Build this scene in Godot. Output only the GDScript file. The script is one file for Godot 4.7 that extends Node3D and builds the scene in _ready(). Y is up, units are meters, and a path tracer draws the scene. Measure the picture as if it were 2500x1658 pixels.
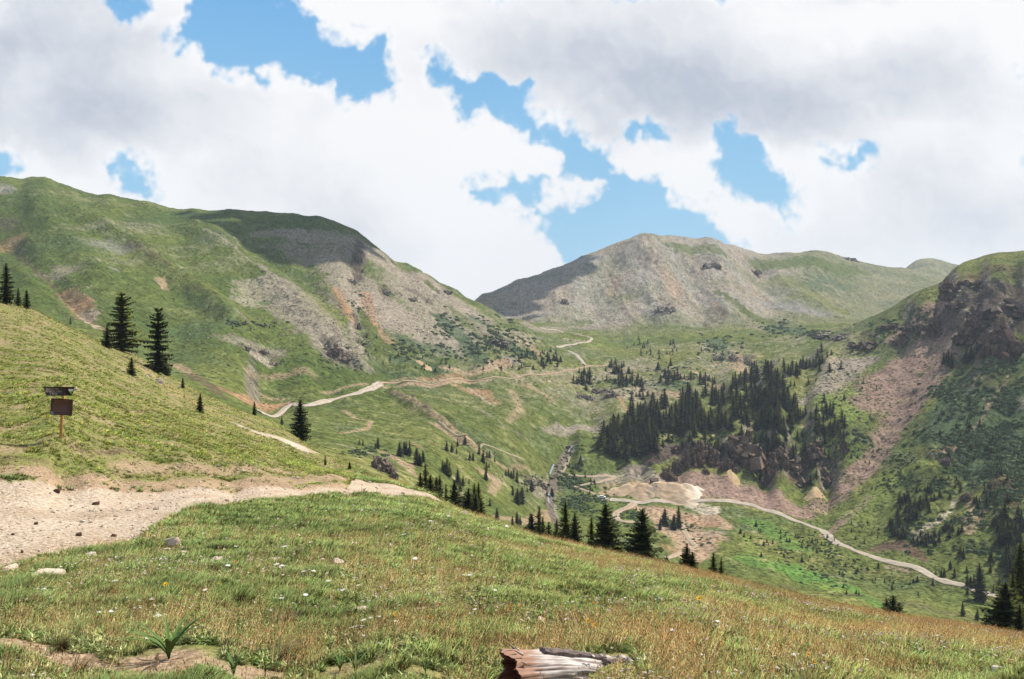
extends Node3D
# A mountain valley seen from a grassy hillside: one height field rebuilt from ridge lines and slopes,
# with roads, a spoil heap, crags, spruces, scrub, meadow grass, a sign and a log set on it.
# Traced points are (x, y) on the 2500 x 1658 photograph; each is turned into a bearing and a slope and
# set on the ground at its own distance in metres.

const EYE := 1.6                     # eye height above the ground underfoot
const FPX := 2278.0                  # focal length, in pixels of the photograph
const PITCH := 0.01273               # the camera looks down by this
const SUN := Vector3(0.52, 0.78, -0.30)
const EXPOSURE := 1.6

var rng := RandomNumberGenerator.new()
var used := {}
var U := PackedFloat32Array()        # bearings (x / depth) of the ground's columns
var D := PackedFloat32Array()        # depths of its rings
var NX := 0
var NZ := 0
var SL := PackedFloat32Array()       # height / depth at every ground vertex, from the eye
var COL := PackedColorArray()
var BARE := PackedFloat32Array()     # how much of the ground there is without grass
var M := {}

func _ready() -> void:
	rng.seed = 7
	set_camera()
	set_sky()
	set_sun()
	make_materials()
	make_ground()
	make_roads()
	make_clouds()
	make_heaps()
	make_crags()
	make_trees()
	make_scrub()
	make_small_things()
	make_sign()
	make_log()
	make_stones()
	make_plants()
	make_grass()

# ---------------------------------------------------------------- camera, sky, sun
func set_camera() -> void:
	var cam := Camera3D.new()
	cam.name = "camera"
	cam.fov = rad_to_deg(2.0 * atan(829.0 / FPX))
	cam.near = 0.1
	cam.far = 9000.0
	cam.position = Vector3(0, EYE, 0)
	cam.rotation.x = -PITCH
	add_child(cam)
	cam.current = true

func set_sun() -> void:
	var sun := DirectionalLight3D.new()
	sun.name = "sun"
	sun.light_energy = 1.6
	sun.light_color = Color(1.0, 0.965, 0.9)
	sun.light_angular_distance = 0.5
	sun.shadow_enabled = true
	sun.directional_shadow_max_distance = 4000.0
	sun.look_at_from_position(Vector3.ZERO, -SUN, Vector3.UP)
	add_child(sun)

# bearing and slope of a point of the photograph
func ray(px: float, py: float) -> Vector2:
	var a := (px - 1250.0) / FPX
	var b := -(py - 829.0) / FPX
	var c := cos(PITCH)
	var s := sin(PITCH)
	var z := c + b * s               # towards -z
	var y := b * c - s
	return Vector2(a / z, y / z)

# the photograph's point that a direction falls on
func pixel(u: float, sl: float) -> Vector2:
	var c := cos(PITCH)
	var s := sin(PITCH)
	var w := c - sl * s              # along the lens
	return Vector2(1250.0 + FPX * u / w, 829.0 - FPX * (sl * c + s) / w)

const BLUE := [
	[441,0, 447,63, 423,79, 476,100, 507,143, 560,159, 608,164, 629,217, 642,211, 626,159, 692,164, 729,185, 750,217, 782,198, 851,203, 867,248, 893,270, 904,233, 930,196, 957,201, 951,159, 941,100, 872,108, 825,106, 793,100, 777,58, 724,26, 698,0, 698,-60, 441,-60],
	[275,0, 296,42, 328,37, 380,5, 380,-40, 275,-40],
	[1031,196, 1057,211, 1105,227, 1136,259, 1179,270, 1250,306, 1303,307, 1308,349, 1356,344, 1382,386, 1356,418, 1303,444, 1250,449, 1152,476, 1179,497, 1250,486, 1292,513, 1303,566, 1356,576, 1387,640, 1430,680, 1800,680, 1800,613, 1779,560, 1710,534, 1641,507, 1620,455, 1557,433, 1472,412, 1493,365, 1530,338, 1594,333, 1620,359, 1641,322, 1594,307, 1541,328, 1483,359, 1446,359, 1393,322, 1324,317, 1308,285, 1282,259, 1292,201, 1250,193, 1163,196, 1089,153, 1036,153],
	[1757,317, 1837,328, 1868,370, 1842,423, 1916,428, 1911,460, 1922,560, 1905,545, 1895,480, 1847,476, 1779,465, 1742,439, 1736,407, 1773,381, 1742,328],
	[2000,402, 2075,391, 2122,370, 2149,344, 2159,365, 2096,407, 2016,414],
	[254,470, 259,412, 285,381, 349,392, 348,455, 370,480, 317,480, 296,423, 268,465],
	[-60,355, 0,362, 42,400, 30,433, 0,442, -60,430],
	[120,436, 185,447, 160,464, 130,462]]
const PUFF := [
	[1292,492, 1329,449, 1356,428, 1403,460, 1461,428, 1493,465, 1461,486, 1409,513, 1313,529],
	[1836,405, 1880,395, 1905,365, 1925,400, 1940,430, 1890,425, 1850,425]]
# grey undersides: x, y, half width, half height, how grey
const GREY := [
	[1550,160,420,150,0.75], [1800,270,420,80,0.85], [2150,210,330,110,0.6], [1330,130,260,120,0.45], [1480,290,200,60,0.7], [2050,320,200,60,0.45],
	[130,110,330,150,0.75], [230,270,350,110,0.7], [420,230,200,70,0.45], [60,330,160,50,0.2], [800,275,60,45,0.5], [700,440,260,70,0.28],
	[820,570,150,70,0.5], [1000,620,120,60,0.3], [560,360,180,40,0.25], [2250,420,280,120,0.38], [2400,520,250,120,0.4], [2100,560,240,70,0.35], [2330,100,120,60,0.2],
	[1950,520,80,60,0.25], [500,480,250,40,0.2]]
const WHITE := [
	[1960,60,260,70,0.7], [1660,110,60,30,0.5], [2200,330,200,60,0.4], [690,330,200,50,0.5], [1000,330,280,110,0.8], [60,180,60,50,0.6], [170,100,40,50,0.4], [420,40,60,50,0.6],
	[800,215,60,25,0.8], [1600,380,130,60,0.9], [1720,500,140,60,0.9], [2000,470,140,70,0.8], [1180,590,150,90,0.9], [880,70,120,70,0.4], [480,190,120,50,0.3], [2430,380,90,60,0.5], [2480,100,80,120,0.6]]

func polygon_of(list: Array) -> PackedVector2Array:
	var p := PackedVector2Array()
	for i in range(0, list.size(), 2):
		p.append(Vector2(list[i], list[i + 1]))
	return p

func set_sky() -> void:
	var rough := FastNoiseLite.new()
	rough.seed = 3
	rough.frequency = 1.0 / 120.0
	rough.fractal_octaves = 5
	rough.fractal_gain = 0.55
	var billow := FastNoiseLite.new()
	billow.seed = 11
	billow.noise_type = FastNoiseLite.TYPE_CELLULAR
	billow.cellular_return_type = FastNoiseLite.RETURN_DISTANCE
	billow.frequency = 1.0 / 62.0
	billow.fractal_octaves = 3
	billow.fractal_gain = 0.5
	var soft := FastNoiseLite.new()
	soft.seed = 5
	soft.frequency = 1.0 / 300.0
	soft.fractal_octaves = 4
	# how clear the sky is and how grey the clouds are, on a coarse sheet of 12 pixels
	var gx := 420
	var gy := 180
	var ox := -1270.0
	var oy := -1300.0
	var st := 12.0
	var data := PackedFloat32Array()
	data.resize(gx * gy * 3)
	var blue := []
	var boxes := []
	for b in BLUE:
		blue.append(polygon_of(b))
		var bb := Rect2(blue[-1][0], Vector2.ZERO)
		for q in blue[-1]:
			bb = bb.expand(q)
		boxes.append(bb)
	var puffs := []
	for b in PUFF:
		puffs.append(polygon_of(b))
	for j in gy:
		for i in gx:
			var p := Vector2(ox + i * st, oy + j * st)
			var clear := 0.0
			for k in blue.size():
				if boxes[k].has_point(p) and Geometry2D.is_point_in_polygon(p, blue[k]):
					clear = 1.0
			for q in puffs:
				if clear > 0.0 and Geometry2D.is_point_in_polygon(p, q):
					clear = 0.0
			var inside: float = smoothstep(-60.0, 0.0, minf(minf(p.x, 2500.0 - p.x), p.y))
			clear = lerpf(smoothstep(0.08, 0.16, soft.get_noise_2d(p.x * 0.9, p.y * 1.6 + 700.0)), clear, inside)
			var grey := 0.0
			for g in GREY:
				var e := Vector2((p.x - g[0]) / g[2], (p.y - g[1]) / g[3]).length_squared()
				grey = maxf(grey, g[4] * exp(-e * 0.9))
			var white := 0.0
			for g in WHITE:
				var e := Vector2((p.x - g[0]) / g[2], (p.y - g[1]) / g[3]).length_squared()
				white = maxf(white, g[4] * exp(-e * 0.9))
			grey = grey * (1.0 - white)
			grey = lerpf(clampf(0.4 + 0.9 * soft.get_noise_2d(p.x * 0.8 + 900.0, p.y * 1.4), 0.0, 0.8), grey, inside)
			var at := (j * gx + i) * 3
			data[at] = clear
			data[at + 1] = grey
			data[at + 2] = 0.0
	var sheet := Image.create_from_data(gx, gy, false, Image.FORMAT_RGBF, data.to_byte_array())
	var blurred: Image = sheet.duplicate()
	blurred.resize(gx / 3, gy / 3, Image.INTERPOLATE_BILINEAR)
	blurred.resize(gx / 6, gy / 6, Image.INTERPOLATE_BILINEAR)
	blurred.resize(gx, gy, Image.INTERPOLATE_CUBIC)
	var f_sharp := sheet.get_data().to_float32_array()
	var f_soft := blurred.get_data().to_float32_array()
	# the wide sky, coarse, then the part round the view, fine
	var far := sky_part(512, 0.0, 0.0, 512, 256, rough, billow, soft, f_sharp, f_soft, gx, gy, ox, oy, st)
	far.resize(4096, 2048, Image.INTERPOLATE_CUBIC)
	var x0 := 1590
	var y0 := 640
	var near := sky_part(4096, float(x0), float(y0), 916, 392, rough, billow, soft, f_sharp, f_soft, gx, gy, ox, oy, st)
	far.blit_rect(near, Rect2i(0, 0, 916, 392), Vector2i(x0, y0))
	# the sheet's middle looks along -z; a panorama begins there
	var whole := Image.create(4096, 2048, false, Image.FORMAT_RGBF)
	whole.blit_rect(far, Rect2i(2048, 0, 2048, 2048), Vector2i(0, 0))
	whole.blit_rect(far, Rect2i(0, 0, 2048, 2048), Vector2i(2048, 0))
	var sm := PanoramaSkyMaterial.new()
	sm.panorama = ImageTexture.create_from_image(whole)
	var env := Environment.new()
	env.background_mode = Environment.BG_SKY
	env.sky = Sky.new()
	env.sky.sky_material = sm
	env.tonemap_mode = Environment.TONE_MAPPER_LINEAR
	env.tonemap_exposure = EXPOSURE
	env.sdfgi_enabled = true
	env.ssao_enabled = true
	env.ssil_enabled = true
	env.fog_enabled = true
	env.fog_density = 0.00009
	env.fog_light_color = Color(0.86, 0.92, 1.0)
	var we := WorldEnvironment.new()
	we.name = "world_environment"
	we.environment = env
	add_child(we)

func sky_part(wide: int, x0: float, y0: float, w: int, h: int, rough: FastNoiseLite, billow: FastNoiseLite, soft: FastNoiseLite, fs: PackedFloat32Array, fb: PackedFloat32Array, gx: int, gy: int, ox: float, oy: float, st: float) -> Image:
	var out := PackedFloat32Array()
	out.resize(w * h * 3)
	var zenith := Color(0.41, 0.675, 0.895).srgb_to_linear()
	var low := Color(0.64, 0.84, 0.95).srgb_to_linear()
	var white := Color(0.992, 0.992, 0.995).srgb_to_linear()
	var dim := Color(0.745, 0.775, 0.83).srgb_to_linear()
	for j in h:
		var el := (0.5 - (y0 + j + 0.5) / (wide * 0.5)) * PI
		var ty := tan(clampf(el, 0.0, 1.25))
		for i in w:
			var az := ((x0 + i + 0.5) / wide - 0.5) * TAU
			var at := (j * w + i) * 3
			# place on the sheet: straight where the camera looks, wrapped on beyond
			var px := 1250.0 + FPX * (tan(az) if absf(az) < 0.6 else signf(az) * (0.684 + (absf(az) - 0.6) * 1.1))
			var py := 800.0 - FPX * (ty / cos(az) if absf(az) < 0.6 else ty * 1.21)
			if absf(az) < 0.6:
				var q := pixel(tan(az), ty / cos(az))
				px = q.x
				py = q.y
			var n := rough.get_noise_2d(px, py)
			var n2 := rough.get_noise_2d(px + 4000.0, py)
			var b := billow.get_noise_2d(px + n * 40.0, py + n2 * 40.0)
			var sx := px + n * 34.0
			var sy := py + n2 * 34.0
			var k := (pingpong(sx - ox, (gx - 2) * st) / st)
			var l := (pingpong(sy - oy, (gy - 2) * st) / st)
			var ki := int(k)
			var li := int(l)
			var c0 := (li * gx + ki) * 3
			var fx := k - ki
			var fy := l - li
			var clear := lerpf(lerpf(fs[c0], fs[c0 + 3], fx), lerpf(fs[c0 + gx * 3], fs[c0 + gx * 3 + 3], fx), fy)
			var clear_soft := lerpf(lerpf(fb[c0], fb[c0 + 3], fx), lerpf(fb[c0 + gx * 3], fb[c0 + gx * 3 + 3], fx), fy)
			var grey := lerpf(lerpf(fb[c0 + 1], fb[c0 + 4], fx), lerpf(fb[c0 + gx * 3 + 1], fb[c0 + gx * 3 + 4], fx), fy)
			var wisp := rough.get_noise_2d(px * 4.0 + 900.0, py * 4.0)
			var field := 0.30 * clear + 0.70 * clear_soft + (0.62 * (b + 0.62) + 0.20 * n + 0.24 * wisp) * smoothstep(0.0, 0.22, clear_soft) - 0.06 * (1.0 - smoothstep(0.0, 0.1, clear_soft))
			var t := smoothstep(0.14, 0.66, field)
			# billows: each lump is lit from the upper right
			var b2 := billow.get_noise_2d(px + n * 40.0 + 11.0, py + n2 * 40.0 - 15.0)
			# cloud: bright rims by the clear sky, lumps of light and grey inside
			var lump := soft.get_noise_2d(px * 0.9 + 300.0, py * 1.3) * 0.55 + n * 0.06 + clampf((b - b2) * -0.6, -0.22, 0.22)
			var g := clampf(grey * 1.35 - 0.08 + lump * (0.16 + 0.5 * grey) - 0.45 * smoothstep(0.02, 0.4, clear_soft) * (1.0 - grey), 0.0, 1.0)
			var cloud := white.lerp(dim, g)
			var up := clampf((ty - 0.05) / 0.33, 0.0, 1.0)
			var sky := low.lerp(zenith, up)
			var c := cloud.lerp(sky, t)
			out[at] = c.r / EXPOSURE
			out[at + 1] = c.g / EXPOSURE
			out[at + 2] = c.b / EXPOSURE
	return Image.create_from_data(w, h, false, Image.FORMAT_RGBF, out.to_byte_array())

# ---------------------------------------------------------------- the ground
# Points on the ground: x, y in the photograph and depth in metres; also points hidden behind a rise.
const NEAR_PTS := [
	# under the camera and along the bottom edge
	0,2300,3.2, 700,2300,3.2, 1250,2300,3.2, 1800,2300,3.2, 2500,2300,3.2,
	0,1658,7, 500,1658,7, 1000,1658,7, 1500,1658,7, 2000,1658,7.2, 2500,1658,7.5,
	-700,1658,7, -700,1500,10, 3200,1640,7.5, 3200,1600,12,
	# meadow between the road and the crest
	0,1500,10, 250,1500,10, 500,1480,10.6, 500,1360,16, 750,1350,17, 700,1260,27,
	1000,1500,10.5, 1000,1350,18, 1000,1250,32, 870,1225,37, 
	1250,1500,10.6, 1250,1400,16, 1250,1335,27, 1500,1550,9, 1500,1450,14, 1500,1396,23, 
	1750,1550,9.4, 1750,1460,18, 2000,1580,10, 2000,1520,17, 2250,1590,10, 2250,1540,20, 2500,1610,12, 2500,1580,19,
	# crest of the meadow
	760,1222,36, 850,1224,39, 940,1224,43, 1000,1226,46, 1100,1250,46, 1200,1275,44, 1300,1312,42, 1400,1335,40, 1500,1358,38, 1600,1378,36, 1750,1415,35, 1900,1450,34, 2050,1490,33, 2200,1515,32, 2350,1535,31, 2500,1560,30,
	2800,1575,28, 3200,1590,26,
	# road: far edge, near edge
	-500,1170,24, -200,1175,25, 0,1183,26, 214,1194,28, 383,1205,30, 574,1205,34, 765,1196,40, 845,1190,45, 870,1172,50, 950,1180,56, 1050,1205,60,
	-500,1430,14, -200,1410,15, 0,1393,15.5, 172,1344,17.5, 325,1325,19, 367,1290,21, 440,1252,24, 497,1236,26.5, 612,1228,29.5, 700,1218,34, 765,1213,38, 850,1212,43, 950,1214,49, 1050,1218,53,
	# bank above the road and the hillside behind the sign
	-500,1080,30, -200,1095,29, 0,1125,29, 150,1150,30.5, 300,1165,32, 450,1165,34, 600,1160,38, 750,1162,45, 822,1162,47, 
	-200,1040,34, 0,1075,31.5, 0,1020,37, 148,1086,30.8, 148,1060,32.5, 150,1000,40, 300,1105,35, 450,1115,38, 600,1125,44, 700,1125,55,
	0,950,50, 0,850,72, 150,900,65, 300,1000,55, 300,930,80, 450,1050,56, 450,1000,80, 600,1080,62, 600,1045,82, 740,1115,75,
	-700,900,50, -700,700,75, -400,780,80, -200,720,90,
	# its skyline
	-800,560,95, -400,620,100, -150,690,100, 0,736,100, 75,752,110, 150,790,120, 220,822,126, 300,856,130, 340,868,130, 420,922,126, 460,942,124, 536,980,119, 650,1022,112, 712,1053,107, 777,1106,100, 830,1118,92, 880,1142,82, 925,1170,76,
	850,1164,57, 900,1168,64, 800,1150,72,
	# down out of sight behind it
	-600,680,200, -200,790,200, 0,800,200, 150,840,200, 300,905,200, 450,985,200, 600,1050,200, 700,1090,190, 800,1150,170, 860,1185,130, 950,1215,100, 1050,1240,90,
	-600,700,380, -200,780,350, 0,785,380, 150,830,360, 300,890,350, 450,975,320, 600,1035,320, 750,1115,270, 850,1190,220, 1000,1235,200,
	1100,1290,90, 1250,1345,90, 1400,1390,90, 1600,1440,90, 1800,1490,90, 2000,1540,90, 2250,1585,90, 2500,1620,80, 3000,1640,80,
	1100,1270,220, 1250,1335,200, 1400,1400,200, 1600,1450,200, 1800,1500,200, 2000,1545,200, 2250,1575,200, 2500,1600,190, 3000,1600,190,
	1000,1215,300, 1150,1270,330, 1300,1330,350, 1450,1390,340, 1600,1440,330, 1800,1480,320, 2050,1535,300, 2250,1550,290, 2500,1560,280, 3000,1540,280]
const FAR_PTS := [
	# first ground seen beyond the hillside, and the valley side under the mountain road
	-500,700,560, 0,728,600, 150,780,560, 300,845,520, 450,928,450, 560,975,430, 650,1015,430, 740,1080,370, 800,1105,340, 880,1140,325, 960,1172,330, 1050,1200,360, 1150,1245,390,
	640,1000,520, 700,994,535, 800,970,580, 900,948,620, 950,935,670, 1050,930,700, 1150,929,730, 1250,924,760, 1330,912,800, 1400,900,840, 1470,888,900,
	760,1040,440, 860,1040,470, 860,1095,385, 960,1040,500, 960,1100,420, 1060,1010,560, 1060,1080,460, 1060,1150,400, 1160,1120,470, 1160,1190,430, 1120,1060,530,
	1250,1000,640, 1250,1100,560, 1250,1170,500, 1250,1240,440, 1330,960,730, 1360,1020,680, 1420,1060,640, 1350,1110,600,
	# the stream's bed
	1440,1040,690, 1395,1090,635, 1365,1145,590, 1348,1200,555, 1350,1250,510, 1370,1300,460,
	# left mountain: lower face, middle, skyline, behind
	0,640,730, 0,540,820, 0,438,920, 46,457,925, 101,441,930, 172,467,935, 268,485,940, 364,503,950, 471,522,955, 536,529,960, 574,523,965, 651,534,970, 716,535,975, 750,543,975, 790,535,980, 850,559,985, 884,577,990, 941,619,990, 1018,664,995, 1068,684,1000, 1113,708,1000, 1163,734,1000, 1209,762,990, 1266,781,975, 1310,806,950, 1347,842,910,
	150,690,660, 150,590,760, 300,780,590, 300,680,690, 300,590,800, 420,880,540, 450,800,620, 450,700,720, 450,610,820,
	600,930,520, 600,860,590, 600,760,690, 600,660,800, 600,590,880, 750,900,610, 750,820,680, 750,720,770, 750,630,880, 860,870,680, 870,790,740, 870,700,820, 880,640,900,
	960,880,710, 980,800,780, 980,730,860, 1060,880,740, 1080,800,830, 1080,740,910, 1170,880,770, 1170,810,860, 1270,870,820, 1260,825,880,
	-500,600,640, -500,420,800, -500,330,900, -250,400,920, -500,450,1300, -100,520,1350, 200,560,1350, 500,620,1400, 800,650,1350, 950,720,1300, 1060,790,1250, 1150,810,1180,
	# pass and basin
	1250,805,1100, 1330,815,1010, 1400,842,960, 1440,825,1040, 1420,868,900, 1500,875,930, 1320,795,1100, 1400,795,1180, 1500,805,1150, 1500,840,1040, 1600,850,980, 1600,805,1130, 1700,850,960, 1700,805,1130, 1800,820,1050, 1600,900,890, 1500,920,850, 1700,890,880, 1800,860,930, 1900,845,950, 1900,810,1080, 2000,815,1000, 2000,780,1200, 2100,755,1400, 2150,748,1500, 2060,800,1080,
	1450,950,800, 1550,930,830, 1540,985,750, 1650,940,800, 1750,925,830, 1850,900,850, 1950,870,860, 2030,840,880, 1460,1000,730,
	# far peak and ridge: foot, face, skyline, behind
	1290,787,1180, 1163,733,1480, 1184,720,1490, 1253,690,1500, 1307,682,1520, 1360,665,1540, 1406,642,1560, 1429,640,1570, 1452,628,1580, 1498,609,1590, 1536,592,1600, 1567,583,1610, 1594,581,1610, 1613,586,1615, 1666,589,1620, 1731,591,1630, 1758,598,1640, 1800,613,1660, 1827,622,1680, 1884,624,1750, 1937,619,1800, 1991,614,1850, 2029,623,1870, 2067,632,1900, 2102,640,1920, 2151,650,1960, 2205,652,2000,
	1350,745,1290, 1330,770,1230, 1450,740,1310, 1450,690,1420, 1560,740,1290, 1560,660,1440, 1640,740,1280, 1660,670,1430, 1750,760,1230, 1750,680,1430, 1850,760,1240, 1850,690,1480, 1950,740,1340, 1950,680,1560, 2050,730,1450, 2050,680,1650, 2150,710,1620, 2200,690,1750, 2300,690,1800,
	2236,635,2400, 2274,631,2420, 2312,640,2440, 2366,650,2450, 2450,665,2450, 2700,660,2400, 2215,670,2200, 2350,690,2200,
	1163,790,2000, 1300,740,2300, 1450,700,2400, 1600,680,2400, 1750,690,2400, 1900,690,2500, 2050,700,2600, 2200,700,3000, 2400,700,3100, 3000,690,2600, 1000,790,2200, 500,760,2400, 0,720,2400, -500,700,2400,
	-500,790,3800, 500,790,3800, 1500,790,3800, 2500,790,3800, 3200,790,3800,
	# wooded knoll: crest, back, brow of the cliff, foot of the cliff
	1445,1055,655, 1500,1030,660, 1560,1008,670, 1620,995,680, 1700,975,690, 1780,952,700, 1860,925,715, 1940,895,735, 2020,865,760, 2070,840,790,
	1560,1020,735, 1650,995,745, 1750,975,755, 1850,945,775, 1950,910,800,
	1480,1110,612, 1540,1085,622, 1560,1130,603, 1600,1075,622, 1700,1058,622, 1800,1058,622, 1900,1042,628, 2000,1035,632, 2050,1055,630,
	1500,1165,590, 1560,1172,586, 1640,1150,594, 1740,1148,597, 1800,1158,594, 1870,1192,588, 1950,1198,588, 2020,1190,594,
	1850,1000,680, 1950,960,700, 2050,950,690, 2060,900,730, 2120,870,750,
	# scree below, the road and the valley floor
	1430,1150,590, 1450,1195,560, 1460,1222,545, 1540,1225,545, 1640,1225,550, 1700,1225,552, 1800,1238,545, 1880,1262,530, 1960,1302,505, 2020,1335,490, 2100,1362,475, 2200,1385,458, 2250,1402,448, 2300,1425,440, 2400,1452,425, 2460,1465,420, 2600,1490,410, 3000,1530,390,
	1750,1190,570, 1900,1225,555, 1430,1260,510, 1500,1290,490, 1580,1300,490, 1650,1300,500, 1700,1330,480, 1760,1290,500, 1620,1360,440, 1700,1400,420, 1800,1350,455, 1850,1300,500, 1900,1400,425, 2000,1400,440, 1960,1450,400, 2100,1440,415, 2150,1490,385, 2250,1470,400, 2350,1500,385, 2420,1520,375, 3000,1560,350,
	# right mountain: face, left shoulder, skyline, behind
	2102,800,830, 2151,776,820, 2190,753,810, 2228,734,800, 2274,715,790, 2312,699,775, 2327,676,765, 2366,664,755, 2408,657,745, 2454,650,735, 2500,644,725, 2600,632,715, 2800,560,700, 3200,420,690,
	2110,960,680, 2150,880,730, 2200,820,765, 2100,1060,620, 2100,1150,580, 2050,1230,550, 2150,1250,530, 2150,1320,500, 2250,1340,478, 2250,1230,520, 2250,1130,565, 2250,1030,612, 2250,930,665, 2250,830,730, 2300,760,762, 2350,1370,458, 2350,1290,485, 2350,1200,520, 2350,1100,560, 2350,1000,605, 2350,900,655, 2350,830,690, 2380,760,712, 2400,690,738, 2450,1400,446, 2450,1300,472, 2450,1200,500, 2450,1100,540, 2450,1000,585, 2450,900,625, 2450,820,650, 2470,760,690, 2500,690,712, 2600,1350,450, 2600,1150,510, 2600,950,580, 2650,780,650, 3100,1300,430, 3100,900,520, 3100,650,620,
	2200,810,1000, 2330,760,1000, 2500,720,1000, 2800,640,1000, 3200,560,1000, 2500,740,1400, 3000,690,1500]

func ground_noise(kind: int, s: int, wave: float, octaves: int) -> FastNoiseLite:
	var n := FastNoiseLite.new()
	n.seed = s
	n.noise_type = kind as FastNoiseLite.NoiseType
	n.frequency = 1.0 / wave
	n.fractal_octaves = octaves
	return n

func columns_and_rings() -> void:
	var u := -0.96
	while u < 0.96:
		U.append(u)
		u += 0.0014 if absf(u) < 0.575 else 0.007
	NX = U.size()
	var d := 2.4
	while d < 4000.0:
		D.append(d)
		var step := 0.0135
		if d > 300.0:
			step = 0.0042
		if d > 1050.0:
			step = 0.0055
		if d > 2000.0:
			step = 0.016
		d *= 1.0 + step
	NZ = D.size()

# slope (height / depth) on a coarse sheet of bearing and log depth, through all points: each point pulls like a cone
func coarse_sheet(cu: int, cv: int, u0: float, du: float, v0: float, dv: float) -> PackedFloat32Array:
	var pts := NEAR_PTS + FAR_PTS
	var n := pts.size() / 3
	var ax := PackedFloat64Array()
	var ay := PackedFloat64Array()
	var az := PackedFloat64Array()
	for i in n:
		var r := ray(pts[i * 3], pts[i * 3 + 1])
		ax.append(r.x * 6.5)
		ay.append(log(pts[i * 3 + 2]))
		az.append(r.y)
	var m := n + 3
	var rows := []
	for i in n:
		var row := PackedFloat64Array()
		row.resize(m + 1)
		for j in n:
			var dx := ax[i] - ax[j]
			var dy := ay[i] - ay[j]
			row[j] = sqrt(dx * dx + dy * dy + 0.0006)
		row[i] -= 0.004
		row[n] = 1.0
		row[n + 1] = ax[i]
		row[n + 2] = ay[i]
		row[m] = az[i]
		rows.append(row)
	for k in 3:
		var row := PackedFloat64Array()
		row.resize(m + 1)
		for j in n:
			row[j] = 1.0 if k == 0 else ax[j] if k == 1 else ay[j]
		rows.append(row)
	for c in m:
		var best := c
		for r in range(c + 1, m):
			if absf(rows[r][c]) > absf(rows[best][c]):
				best = r
		var t = rows[c]
		rows[c] = rows[best]
		rows[best] = t
		var top: PackedFloat64Array = rows[c]
		var inv := 1.0 / top[c]
		for r in range(c + 1, m):
			var low: PackedFloat64Array = rows[r]
			var f := low[c] * inv
			if f != 0.0:
				for k in range(c, m + 1):
					low[k] -= f * top[k]
				rows[r] = low
	var w := PackedFloat64Array()
	w.resize(m)
	for c in range(m - 1, -1, -1):
		var top: PackedFloat64Array = rows[c]
		var s := top[m]
		for k in range(c + 1, m):
			s -= top[k] * w[k]
		w[c] = s / top[c]
	var out := PackedFloat32Array()
	out.resize(cu * cv)
	for j in cv:
		var y := v0 + j * dv
		for i in cu:
			var x := (u0 + i * du) * 6.5
			var s := w[n] + w[n + 1] * x + w[n + 2] * y
			for k in n:
				var dx := x - ax[k]
				var dy := y - ay[k]
				s += w[k] * sqrt(dx * dx + dy * dy + 0.0006)
			out[j * cu + i] = s
	return out

func cubic(a: float, b: float, c: float, d: float, t: float) -> float:
	return b + 0.5 * t * (c - a + t * (2.0 * a - 5.0 * b + 4.0 * c - d + t * (3.0 * (b - c) + d - a)))

func make_ground() -> void:
	columns_and_rings()
	var cu := 150
	var cv := 170
	var du := 1.98 / (cu - 1)
	var v0 := log(2.2)
	var dv := (log(4200.0) - v0) / (cv - 1)
	var sheet := coarse_sheet(cu, cv, -0.99, du, v0, dv)
	var big := ground_noise(3, 21, 230.0, 5)
	var rib := ground_noise(3, 22, 1.0, 4)
	rib.fractal_type = FastNoiseLite.FRACTAL_RIDGED
	var fine := ground_noise(3, 23, 16.0, 3)
	var lump := ground_noise(3, 24, 3.5, 3)
	SL.resize(NX * NZ)
	var row := PackedFloat32Array()
	row.resize(cu)
	for j in NZ:
		var d := D[j]
		var v := (log(d) - v0) / dv
		var vj := clampi(int(v), 1, cv - 3)
		var t := v - vj
		for i in cu:
			var o := vj * cu + i
			row[i] = cubic(sheet[o - cu], sheet[o], sheet[o + cu], sheet[o + 2 * cu], t)
		var far: float = smoothstep(170.0, 420.0, d)
		var high: float = smoothstep(520.0, 900.0, d)
		var near: float = 1.0 - smoothstep(60.0, 160.0, d)
		for i in NX:
			var u := U[i]
			var q := (u + 0.99) / du
			var qi := clampi(int(q), 1, cu - 3)
			var s := cubic(row[qi - 1], row[qi], row[qi + 1], row[qi + 2], q - qi)
			var x := u * d
			var h := s * d
			if near > 0.0:
				h += near * lump.get_noise_2d(x, d) * 0.10 * clampf(d / 12.0, 0.25, 1.0)
			if far > 0.0:
				h += far * ((1.2 + 3.2 * high) * big.get_noise_2d(x, d) + (0.5 + 1.1 * high) * fine.get_noise_2d(x, d))
				# ribs and runnels down the fall line of each mountain
				var right: float = smoothstep(0.33, 0.40, u)
				var mid: float = smoothstep(1050.0, 1250.0, d) * (1.0 - right)
				var across := x
				var along := d
				if right > 0.5:
					across = x * 0.55 + d * 0.83
					along = x * 0.83 - d * 0.55
				elif mid < 0.5:
					across = x * 0.86 - d * 0.5
					along = x * 0.5 + d * 0.86
				var amount := (3.4 * high + 0.5) * (1.0 if right < 0.5 else 0.45) + 3.0 * mid
				h += far * amount * (rib.get_noise_2d(across / 62.0, along / 330.0) - 0.2)
			SL[j * NX + i] = h / d
	for z in SPURS:
		roughen(z, true)
	for z in CRAGGY:
		roughen(z)
	paint_ground()
	build_ground()

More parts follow.
